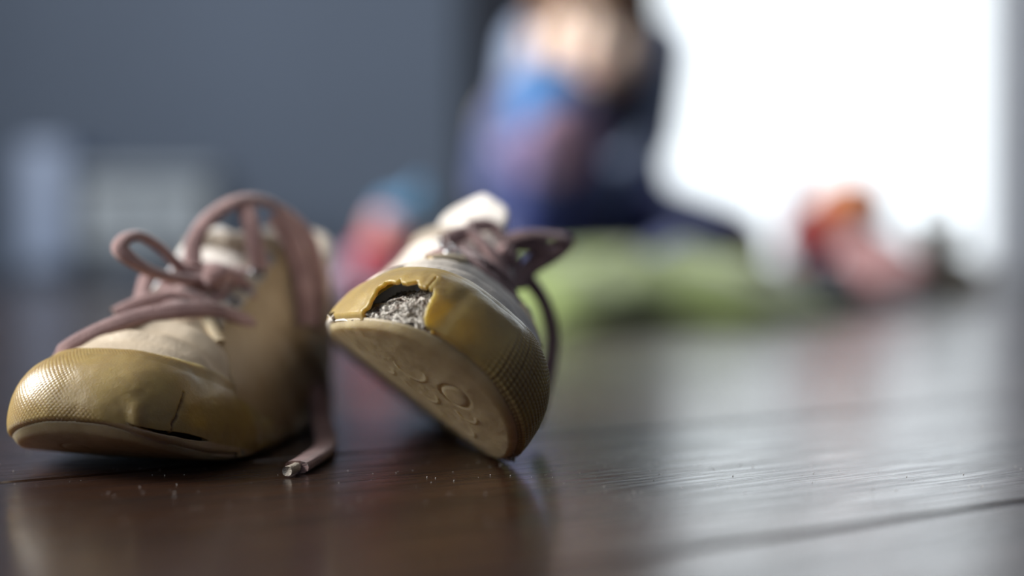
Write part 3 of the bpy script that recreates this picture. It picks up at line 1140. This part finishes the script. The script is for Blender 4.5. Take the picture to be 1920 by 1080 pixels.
ls = Shoe(-1, 'toddler_shoe', L_LOC, L_YAW, L_ROLL, L_PITCH, 'worn beige toddler shoe standing flat, thin split above the sole and mauve bow loops', slump=(0, .95, 3), diag=True)
ls.sole(TREAD)
ls.cap(lambda p, t: sstep(9, 0, p) * sstep(.90, .78, t) * sstep(-.02, .08, t - .12 * sstep(-14, -2, p)) + 0 * t, HOLE_L, extra_l)
common(ls)
ls.tongue([(48, 37), (58, 42), (70, 47), (82, 54), (92, 60), (99, 65), (104, 69)], 11, 15, 7)
ls.lacing(3)
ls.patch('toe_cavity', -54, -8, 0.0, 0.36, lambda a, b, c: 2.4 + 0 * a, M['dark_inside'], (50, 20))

def A(*p):
    return [at(*q) for q in p]
F_ = (-0.15, -0.85, 0.5)
# left shoe: loose lower end, crossing bands, bow and hanging ends
ls.cord('lace', A((104, 672, .392), (125, 655, .392), (160, 634, .394), (210, 611, .398), (270, 592, .402), (340, 582, .405), (400, 582, .409), (450, 598, .417), (480, 622, .424)), .0054, .0024, nrm=F_, taper=.04)
ls.cord('lace', A((215, 590, .408), (265, 568, .412), (330, 555, .417), (390, 532, .423), (440, 508, .43)), .0052, .0024, nrm=F_)
ls.cord('lace', A((395, 512, .424), (440, 522, .428), (466, 560, .432), (476, 592, .436)), .0052, .0024, nrm=F_)
ls.cord('lace', A((276, 518, .424), (268, 545, .42), (262, 570, .415)), .0048, .0022, nrm=F_)
ls.cord('bow_loop', A((400, 528, .424), (345, 524, .418), (292, 512, .412), (248, 488, .408), (225, 466, .408), (236, 447, .411), (264, 443, .416), (300, 464, .421), (326, 490, .425), (352, 514, .428), (398, 530, .43)), .0050, .0030, nrm=(-.2, -.55, .8))
ls.cord('bow_loop', A((360, 500, .432), (364, 455, .436), (388, 414, .44), (428, 384, .445), (468, 373, .45), (505, 381, .455), (545, 406, .460), (578, 448, .462), (592, 500, .463), (596, 560, .463), (590, 615, .464)), .0056, .0030, nrm=(0, -.5, .85))
ls.cord('lace', A((462, 388, .446), (472, 428, .442), (479, 465, .44), (488, 506, .44)), .0056, .0026, nrm=F_)
ls.cord('lace', A((515, 402, .452), (545, 450, .452), (561, 500, .452), (570, 552, .45), (576, 610, .448)), .0062, .0028, nrm=(.3, -.9, .2))
fl = lambda px, py, d, z: Vector((at(px, py, d).x, at(px, py, d).y, z))
end = [fl(596, 812, .462, .014), fl(604, 824, .445, .005), fl(612, 838, .425, .0018), fl(606, 852, .404, .0017), fl(592, 860, .390, .0020), fl(568, 871, .376, .0018), fl(556, 876, .3705, .0017)]
ls.cord('lace', end, .0066, .0034, nrm=[(.3, -.6, .7), (0, -.4, .9)] + [(0, 0, 1)] * 5)
ls.cord('lace_tip', [fl(557, 875.5, .371, .0017), fl(548, 880, .367, .0017), fl(538, 884, .3635, .0017)], .0027, .0025, m=M['aglet'], nrm=(0, 0, 1), ns=10)
ls.cord('lace_knot', A((385, 530, .421), (405, 515, .42), (425, 510, .424)), .0085, .0060, nrm=F_, taper=.3)

# tipped shoe: bands over the tongue, bow and hanging loop on the shaded side
rs.cord('lace', A((798, 492, .405), (845, 478, .405), (900, 505, .402), (945, 560, .402)), .0052, .0024, nrm=(.5, -.6, .6))
rs.cord('lace', A((835, 452, .425), (880, 438, .43), (925, 480, .425), (958, 545, .42)), .0052, .0024, nrm=(.5, -.6, .6))
rs.cord('lace', A((880, 425, .44), (925, 425, .444), (955, 470, .44), (975, 540, .435)), .0052, .0024, nrm=(.5, -.6, .6))
rs.cord('bow_loop', A((930, 458, .440), (985, 442, .446), (1040, 446, .452), (1064, 452, .455), (1045, 474, .452), (1005, 498, .447), (962, 520, .442), (935, 490, .44)), .0056, .003, nrm=(.1, -.5, .85))
rs.cord('bow_loop', A((945, 470, .442), (975, 455, .445), (1015, 470, .448), (985, 510, .446), (955, 510, .442)), .0062, .003, nrm=(.1, -.9, .3))
rs.cord('lace', A((962, 500, .443), (1000, 535, .446), (1024, 575, .448), (1036, 625, .448), (1032, 680, .445), (1018, 740, .440), (1005, 790, .432)), .0050, .0024, nrm=(.6, -.7, .2))
rs.cord('lace_knot', A((925, 470, .436), (945, 480, .436), (965, 492, .438)), .0085, .0060, nrm=(.5, -.6, .6), taper=.3)

# ------------------------------------------------------------------ dust on the boards
def dust():
    rnd = random.Random(2)
    bm = bmesh.new()
    for k in range(520):
        d = rnd.uniform(.30, .46)
        x = rnd.uniform(-.17, .17)
        r = rnd.uniform(.00006, .00018)
        bmesh.ops.create_icosphere(bm, subdivisions=1, radius=r, matrix=Matrix.Translation((x, d, r * .8)))
    o = bmobj('dust', bm, mat('pale_dust', (0.75, 0.72, 0.68), 0.9), None)
    tag(o, 'pale dust specks scattered over the dark floorboards', None, kind='stuff')
dust()

# ------------------------------------------------------------------ white play bench by the back wall
def bench():
    x0, x1, x2, y0, y1 = -1.0, -0.90, -0.62, 2.92, 3.16
    b = Vector(((x0 + x2) / 2, (y0 + y1) / 2, 0))
    t = thing('storage_bench', b, 'low pale blue-grey storage bench with a tall end panel against the grey wall', 'bench')
    o = tuple(b)
    box('end_panel', (x0, x1, y0 - .03, y1, 0.03, .285), M['bench_end'], t, .015, o)
    box('carcass', (x1, x2, y0 + .02, y1,   .06, .21), M['bench'], t, .004, o)
    box('seat_board', (x1 - .002, x2 + .012, y0 - .005, y1, .21, .232), M['bench'], t, .006, o)
    for i, (a, c) in enumerate(((x1 + .006, (x1 + x2) / 2 - .003), ((x1 + x2) / 2 + .003, x2 - .006))):
        d = box('drawer', (a, c, y0 + .004, y0 + .02, .075, .198), M['bench'], t, .004, o)
        bm = bmesh.new()
        ellipsoid(bm, ((a + c) / 2 - o[0], y0 - .006 - o[1], .14), (.011, .011, .011), seg=14)
        bmobj('knob', bm, M['brushed'], d)
    for (x, y) in ((x1 + .03, y0 + .05), (x2 - .03, y0 + .05), (x2 - .03, y1 - .03), (x0 + .04, y0 + .02), (x0 + .04, y1 - .03)):
        bm = bmesh.new()
        capsule(bm, (x - o[0], y - o[1], .012), .012, (x - o[0], y - o[1], .06), .017)
        bmobj('leg', bm, M['bench'], t)
bench()

# ------------------------------------------------------------------ lime green blanket bunched on the floor
def plush(name, col, col2):
    return mat(name, col, 0.95, 0, 45, col2=col2, bump=0.6, bscale=350, sheen=0.5)
M['green'] = plush('lime_green_fleece', lin((128, 146, 84)), lin((106, 122, 66)))
def blanket():
    c = Vector((0.132, 1.27, 0))
    t = thing('fleece_blanket', c, 'lime green fleece blanket bunched up on the floor in front of the child', 'blanket')
    n, m = 180, 130
    u, v = np.meshgrid(np.linspace(-1, 1, n), np.linspace(-1, 1, m), indexing='ij')
    wx, wy = 0.165, 0.115
    x = u * wx + 0.012 * fbm(np.stack([u * 2, v * 2, 0 * u], -1), 2, 3)
    y = v * wy + 0.018 * fbm(np.stack([u * 2.4, v * 2, 0 * u + 3], -1), 2, 6) + .03 * u
    r = np.clip((np.abs(u) ** 3.2 + np.abs(v) ** 3.0), 0, 1) 
    h = 0.056 * (1 - r) ** 0.55 * (1 - 0.42 * sstep(.1, 1, u))
    fold = fbm(np.stack([u * 3.0 + v * .8, v * 2.2 - u * .5, 0 * u + 1], -1), 3, 9)
    h = h * (1 + 0.22 * fold) + 0.004 * np.abs(np.sin(9 * u + 4 * v + 2 * fold)) * (1 - r) + 0.004
    top = np.stack([x, y, h], -1).reshape(-1, 3)
    bot = np.stack([x, y, 0 * x + 0.0005], -1).reshape(-1, 3)
    F = [tuple(f) for f in grid_faces(n, m)]
    N = n * m
    FB = [tuple(i + N for i in f[::-1]) for f in F]
    ring = [i * m for i in range(n)] + [(n - 1) * m + j for j in range(1, m)] + [i * m + m - 1 for i in range(n - 2, -1, -1)] + [j for j in range(m - 2, 0, -1)]
    S = [(ring[k], ring[(k + 1) % len(ring)], ring[(k + 1) % len(ring)] + N, ring[k] + N) for k in range(len(ring))]
    pyobj('fleece', np.vstack([top, bot]), F + FB + S, M['green'], t)
    # stitched hem along the front edge
    e = [(x[i, 3], y[i, 3], h[i, 3] + .002) for i in range(4, n - 4, 6)]
    sweep('hem', e, .008, .005, plush('green_hem', lin((104, 118, 64)), lin((88, 102, 52))), t, nrm=(0, -.5, .8))
blanket()

# ------------------------------------------------------------------ the child
SKIN = mat('child_skin', lin((246, 222, 204)), 0.5, 0, 30, col2=lin((241, 212, 192)), sss=0.15)
HAIR = mat('light_brown_hair', lin((120, 84, 54)), 0.6, 0, 60, col2=lin((84, 56, 36)), stretch=(6, 6, 1), bump=0.6, bscale=120)
SLEEVE = mat('pale_blue_sleeve_cotton', lin((164, 180, 206)), 0.9, 0, 40, col2=lin((152, 168, 198)), bump=0.3, bscale=600)
SHIRT = mat('navy_knit', lin((40, 44, 70)), 0.9, 0, 40, col2=lin((32, 36, 60)), bump=0.3, bscale=600)

def print_mat(base, spots, off):
    """navy cotton printed with large coloured motifs and painted shade at set places plus a small scattered print"""
    m = mat('navy_printed_cotton', lin((104, 114, 156)), 0.9, 0, 25, col2=lin((90, 100, 142)), bump=0.2, bscale=700)
    nt = m.node_tree
    b = nt.nodes['Principled BSDF']
    tc = [n for n in nt.nodes if n.type == 'TEX_COORD'][0]
    src = b.inputs['Base Color'].links[0].from_socket
    vo = nd(nt, 'ShaderNodeTexVoronoi', Scale=26.0)
    nt.links.new(tc.outputs['Object'], vo.inputs['Vector'])
    lt = nd(nt, 'ShaderNodeMath', operation='LESS_THAN')
    lt.inputs[1].default_value = 0.26
    nt.links.new(vo.outputs['Distance'], lt.inputs[0])
    hs = nd(nt, 'ShaderNodeMix', data_type='RGBA')
    hs.inputs['Factor'].default_value = .92
    hs.inputs['B'].default_value = (*lin((150, 160, 206)), 1)
    nt.links.new(vo.outputs['Color'], hs.inputs['A'])
    mx = nd(nt, 'ShaderNodeMix', data_type='RGBA')
    nt.links.new(lt.outputs[0], mx.inputs['Factor'])
    nt.links.new(src, mx.inputs['A'])
    nt.links.new(hs.outputs['Result'], mx.inputs['B'])
    cur = mx.outputs['Result']
    for (p, r, c) in spots:
        ds = nd(nt, 'ShaderNodeVectorMath', operation='DISTANCE')
        ds.inputs[1].default_value = tuple(Vector(p) - Vector(off))
        nt.links.new(tc.outputs['Object'], ds.inputs[0])
        l2 = nd(nt, 'ShaderNodeMath', operation='LESS_THAN')
        l2.inputs[1].default_value = r
        nt.links.new(ds.outputs['Value'], l2.inputs[0])
        m2 = nd(nt, 'ShaderNodeMix', data_type='RGBA')
        nt.links.new(l2.outputs[0], m2.inputs['Factor'])
        nt.links.new(cur, m2.inputs['A'])
        m2.inputs['B'].default_value = (*lin(c), 1)
        cur = m2.outputs['Result']
    nt.links.new(cur, b.inputs['Base Color'])
    return m

def hand(parts, wrist, direction, side, up=(0, 0, 1), size=1.0):
    """palm, four unequal bent fingers and a thumb leaving the side of the palm"""
    d = Vector(direction).normalized()
    u = Vector(up)
    u = (u - u.dot(d) * d).normalized()
    w = d.cross(u) * side
    W = Vector(wrist)
    k = 0.001 * size
    palm0, palm1 = W + d * 8 * k, W + d * 38 * k
    for f in (-13, -4.5, 4.5, 12.5):
        parts.append(('c', W + d * 6 * k + w * f * .6 * k, 8.5 * k, W + d * 38 * k + w * f * k, 7 * k))
    for f, L in ((-13.5, 30), (-4.5, 36), (4.5, 38), (13, 34)):
        a = W + d * 38 * k + w * f * k
        b = a + (d * .86 - u * .5) * L * .45 * k + w * f * .08 * k
        c = b + (d * .45 - u * .9) * L * .33 * k
        e = c + (d * .05 - u * 1.0) * L * .25 * k
        parts += [('c', a, 6.2 * k, b, 5.6 * k), ('c', b, 5.6 * k, c, 5.1 * k), ('c', c, 5.1 * k, e, 4.4 * k)]
    a = W + d * 12 * k + w * 13 * k
    b = a + (d * .6 + w * .75 - u * .25) * 18 * k
    c = b + (d * .9 + w * .1 - u * .4) * 14 * k
    parts += [('c', W + d * 8 * k, 8 * k, a, 7.5 * k), ('c', a, 7.2 * k, b, 6 * k), ('c', b, 6 * k, c, 4.8 * k)]

def child():
    P = lambda x, y, d: at(x, y, d)
    pelvis = Vector((0.112, 1.80, 0.088))
    base = Vector((0.112, 1.72, 0))
    t = thing('person', base, 'child with pale blue sleeves and navy printed trousers sitting on the floor, head bent', 'person')
    chest = P(1112, 175, 1.83)
    neck = P(1108, 75, 1.80)
    head = P(1112, 56, 1.66)
    sl, sr = P(1012, 92, 1.84), P(1226, 96, 1.84)
    el, wl = P(985, 225, 1.79), P(1060, 330, 1.70)
    er, wr = P(1212, 255, 1.79), P(1092, 405, 1.70)
    hl, hr = pelvis + Vector((-.052, -.01, 0)), pelvis + Vector((.052, -.01, 0))
    kl, al_ = P(1026, 226, 1.55), P(988, 505, 1.63)
    kr, ar = P(1352, 468, 1.66), P(1235, 520, 1.53)
    tilt = Matrix.Rotation(math.radians(-5), 3, 'X') @ Matrix.Rotation(math.radians(4), 3, 'Y')
    parts = [
        ('c', pelvis, .080, chest, .074), ('c', chest, .074, neck + Vector((0, .02, -.03)), .052),
        ('c', chest + Vector((-.03, 0, .03)), .055, sl, .036), ('c', chest + Vector((.03, 0, .03)), .055, sr, .036),
        ('c', neck + Vector((0, .02, -.03)), .032, head + Vector((0, .02, -.03)), .031),
        ('c', sl, .030, el, .025), ('c', el, .025, wl, .018), ('c', sr, .030, er, .025), ('c', er, .025, wr, .018),
        ('c', hl, .060, kl, .044), ('c', kl, .043, al_, .027), ('c', hr, .060, kr, .044), ('c', kr, .043, ar, .027),
    ]
    # feet
    for a, dr in ((al_, Vector((-.25, -.95, -.18))), (ar, Vector((-.85, -.4, -.12)))):
        dr.normalize()
        h = Vector((a.x, a.y + .01, max(.033, a.z - .022)))
        e = h + dr * .092
        e.z = .026
        parts += [('c', h, .025, e, .018), ('c', a, .026, h + dr * .03, .022)]
    hand(parts, wl, Vector((.75, -.45, -.35)), -1, (0, .2, 1))
    hand(parts, wr, Vector((-.75, -.3, -.3)), 1, (0, .2, 1))
    # skull, cheeks, chin, nose, ears
    H = lambda v: head + tilt @ Vector(v)
    parts += [('e', H((0, .012, .02)), (.066, .076, .070), tilt), ('e', H((0, -.018, -.035)), (.054, .050, .054), tilt),
              ('e', H((-.030, -.042, -.038)), (.026, .024, .026), tilt), ('e', H((.030, -.042, -.038)), (.026, .024, .026), tilt),
              ('e', H((0, -.050, -.076)), (.022, .018, .016), tilt),
              ('e', H((0, -.066, -.034)), (.010, .012, .010), tilt), ('c', H((0, -.060, -.005)), .006, H((0, -.068, -.032)), .008),
              ('e', H((-.068, .010, -.020)), (.008, .016, .022), tilt), ('e', H((.068, .010, -.020)), (.008, .016, .022), tilt),
              ('e', H((0, -.058, -.058)), (.017, .008, .0045), tilt), ('e', H((0, -.057, -.066)), (.015, .008, .005), tilt)]
    fuse('body', parts, SKIN, t, .0042, 4, base)
    eye = mat('dark_eye', lin((50, 40, 36)), 0.2, 0.1, 50)
    lips = mat('pink_lips', lin((196, 122, 112)), 0.5, 0.1, 50)
    for sx in (-1, 1):
        bm = bmesh.new()
        ellipsoid(bm, H((sx * .026, -.064, -.006)) - base, (.010, .006, .006), tilt, 16)
        bmobj('eye', bm, eye, t)
        sweep('eyebrow', [H((sx * .014, -.066, .012)) - base, H((sx * .026, -.066, .016)) - base, H((sx * .040, -.058, .012)) - base], .005, .003, HAIR, t, nrm=(0, -1, 0), n=12)
    bm = bmesh.new()
    ellipsoid(bm, H((0, -.0635, -.061)) - base, (.016, .006, .0055), tilt, 16)
    bmobj('mouth', bm, lips, t)
    # hair: a cap of hair with locks falling over the forehead and temples
    hp = [('e', H((0, .014, .034)), (.074, .082, .068), tilt), ('e', H((0, .045, -.01)), (.068, .058, .070), tilt)]
    rnd = random.Random(3)
    for k in range(34):
        a = math.radians(rnd.uniform(-100, 100))
        r = .066
        p0 = H((r * math.sin(a) * .9, .02 - r * math.cos(a) * .9, .055))
        p1 = H((r * math.sin(a) * 1.12, .014 - r * math.cos(a) * 1.14, rnd.uniform(.012, .028) - .05 * max(0, abs(math.sin(a)) - .6)))
        hp.append(('c', p0, .012, p1, .007))
    fuse('hair', hp, HAIR, t, .004, 3, base)
    # shirt
    fuse('shirt', [('c', pelvis + Vector((0, 0, .03)), .089, chest, .083), ('c', chest, .083, neck + Vector((0, .02, -.055)), .060),
                   ('c', chest + Vector((-.03, 0, .03)), .062, sl, .042), ('c', chest + Vector((.03, 0, .03)), .062, sr, .042), ('c', sl + Vector((.02, .01, -.01)), .046, sr + Vector((-.02, .01, -.01)), .046)], SHIRT, t, .005, 5, base)
    for a_, e_, w_, q in ((sl, el, wl, .8), (sr, er, wr, .78)):
        fuse('sleeve', [('c', a_, .045, e_, .038), ('c', e_, .037, e_.lerp(w_, q), .028)], SLEEVE, t, .005, 5, base)
    spots = [(P(1036, 196, 1.50), .044, (68, 130, 192)), (P(1066, 276, 1.50), .046, (222, 182, 214)), (P(985, 285, 1.52), .030, (176, 158, 208)),
             (P(905, 205, 1.56), .030, (150, 142, 110)), (P(950, 370, 1.54), .030, (92, 104, 160)), (P(1010, 400, 1.56), .034, (80, 96, 170)),
             (P(1300, 400, 1.62), .030, (74, 66, 70)), (P(1190, 370, 1.70), .03, (64, 74, 130)), (P(1390, 455, 1.63), .035, (96, 76, 62))]  # brown spots put the folded leg's shade into the colour
    TR = print_mat(None, spots, base)
    lk = [('c', pelvis + Vector((0, .0, -.004)), .084, pelvis + Vector((0, 0, .045)), .088),
          ('c', hl, .070, kl, .060), ('c', kl, .062, kl.lerp(al_, .5), .055), ('c', kl.lerp(al_, .5), .055, kl.lerp(al_, .93), .036),
          ('c', kl + Vector((-.026, 0, -.01)), .05, kl.lerp(al_, .4) + Vector((-.030, 0, 0)), .045),
          ('c', hr, .068, kr, .054), ('c', kr, .054, kr.lerp(ar, .5), .046), ('c', kr.lerp(ar, .5), .046, kr.lerp(ar, .9), .036)]
    fuse('trousers', [(q[0], Vector((q[1].x, q[1].y, max(q[1].z, q[2] + .003))), q[2], Vector((q[3].x, q[3].y, max(q[3].z, q[4] + .003))), q[4]) for q in lk], TR, t, .005, 5, base)
    SOCK = mat('dark_sock', lin((70, 62, 66)), 0.9, 0.2, 60, bump=0.4, bscale=800)
    for a, dr in ((al_, Vector((-.25, -.95, -.12))), (ar, Vector((-.85, -.4, -.08)))):
        dr.normalize()
        h = Vector((a.x, a.y + .01, max(.031, a.z - .022)))
        e = h + dr * .10
        e.z = .024
        fuse('sock', [('c', h, .030, e, .022), ('c', Vector((a.x, a.y, max(a.z, .034))), .031, h + dr * .03, .028)], SOCK, t, .004, 3, base)
child()

# ------------------------------------------------------------------ toys
def toy_mat(n, c):
    return plush(n, lin(c), lin(tuple(int(x * .85) for x in c)))
MAUVE, PINK, RED, ORANGE = toy_mat('mauve_plush', (168, 150, 172)), toy_mat('pink_plush', (236, 182, 182)), toy_mat('red_felt', (206, 54, 66)), toy_mat('orange_wool', (240, 132, 48))
NAVY, SKY, BROWN = toy_mat('navy_felt', (34, 38, 66)), toy_mat('sky_blue_knit', (82, 142, 186)), toy_mat('brown_plush', (130, 114, 86))
BLACK = mat('black_bead', (0.01, 0.01, 0.01), 0.2)

def bead(c, r, t):
    bm = bmesh.new()
    ellipsoid(bm, c, (r, r, r), seg=12)
    bmobj('eye', bm, BLACK, t)

def rag_doll():
    b = Vector((0.396, 1.64, 0))
    t = thing('rag_doll', b, 'rag doll with orange wool hair and pink dress sitting by the bright window', 'doll')
    fuse('dress', [('c', (.012, 0, .036), .036, (.006, 0, .072), .024), ('e', (.014, -.004, .026), (.052, .042, .026))], PINK, t, .003, 4)
    fuse('head', [('e', (-.004, -.004, .106), (.027, .025, .027))], toy_mat('pale_pink_cotton', (232, 184, 172)), t, .003, 4)
    hair = [('e', (-.004, .002, .118), (.034, .031, .028))]
    rnd = random.Random(5)
    for k in range(22):
        a = rnd.uniform(0, 2 * math.pi)
        hair.append(('c', (-.004 + .016 * math.cos(a), .006 + .014 * math.sin(a), .126), .006, (-.004 + .032 * math.cos(a), .010 + .026 * math.sin(a), .100), .005))
    fuse('wool_hair', hair, ORANGE, t, .003, 2)
    fuse('arm', [('c', (-.016, -.004, .072), .011, (-.052, -.014, .078), .012), ('e', (-.058, -.016, .080), (.014, .013, .013))], RED, t, .003, 3)
    fuse('arm', [('c', (.026, -.004, .072), .011, (.050, -.014, .046), .012)], PINK, t, .003, 3)
    fuse('cape', [('c', (-.034, .014, .082), .022, (-.040, .016, .050), .018), ('e', (-.030, .012, .10), (.026, .018, .022))], RED, t, .003, 3)
    for x in (-.046, -.022):
        fuse('leg', [('c', (x * .4, -.02, .020), .017, (x - .008, -.055, .019), .018), ('c', (x - .008, -.055, .019), .018, (x - .008, -.066, .036), .015)], NAVY, t, .003, 3)
    for sx in (-1, 1):
        bead((-.004 + sx * .010, -.028, .108), .003, t)
    t.scale = (1.25, 1.2, 1.0)

rag_doll()

def teddy():
    b = Vector((0.585, 1.96, 0))
    t = thing('teddy_bear', b, 'small brown teddy bear sitting beside the rag doll under the window', 'teddy')
    fuse('body', [('e', (0, 0, .034), (.032, .028, .034)), ('c', (-.02, -.008, .052), .011, (-.036, -.02, .036), .011), ('c', (.02, -.008, .052), .011, (.036, -.02, .036), .011)], BROWN, t, .003, 3)
    fuse('head', [('e', (0, -.006, .084), (.028, .025, .024)), ('e', (0, -.028, .078), (.012, .010, .010))], BROWN, t, .003, 3)
    for sx in (-1, 1):
        fuse('ear', [('e', (sx * .022, -.002, .104), (.010, .006, .010))], BROWN, t, .002, 2)
        fuse('leg', [('c', (sx * .018, -.014, .015), .014, (sx * .028, -.046, .015), .0145)], BROWN, t, .003, 3)
        bead((sx * .010, -.029, .090), .003, t)
    bm = bmesh.new()
    ellipsoid(bm, (0, -.038, .080), (.005, .003, .0035), seg=12)
    bmobj('nose', bm, BLACK, t)
    t.scale = (1.3, 1.25, 1.0)

teddy()

def plush_doll():
    b = Vector((-0.134, 1.36, 0))
    t = thing('plush_doll', b, 'mauve plush doll with red scarf and sky blue hat behind the shoes', 'doll')
    fuse('body', [('e', (-.004, 0, .034), (.038, .032, .036)), ('c', (-.03, -.008, .05), .013, (-.054, -.026, .026), .013), ('c', (.024, -.008, .05), .013, (.05, -.026, .03), .013)], MAUVE, t, .003, 4)
    for sx in (-1, 1):
        fuse('leg', [('c', (sx * .018, -.014, .017), .016, (sx * .034, -.058, .016), .0155), ('c', (sx * .034, -.058, .016), .016, (sx * .035, -.066, .026), .013)], MAUVE, t, .003, 3)
        bead((.022 + sx * .010, -.025, .092), .003, t)
    fuse('head', [('e', (.022, 0, .088), (.028, .025, .026))], PINK, t, .003, 4)
    fuse('hat', [('e', (.034, .004, .108), (.032, .028, .018)), ('c', (.034, .004, .112), .018, (.046, .006, .124), .008), ('e', (.050, .006, .130), (.010, .010, .010))], SKY, t, .003, 3)
    pts = [(.016 + .027 * math.cos(a), .024 * math.sin(a), .066 + .004 * math.sin(a * 2)) for a in np.linspace(0, 2 * math.pi, 14)]
    sweep('scarf', pts, .020, .010, RED, t, nrm=[(math.cos(a), math.sin(a), .1) for a in np.linspace(0, 2 * math.pi, 14)], n=60)
    sweep('scarf_end', [(.0, -.022, .066), (-.004, -.036, .052), (-.004, -.042, .032)], .018, .006, RED, t, nrm=(0, -1, .3), n=24)
    t.scale = (.92, .92, .92)

plush_doll()
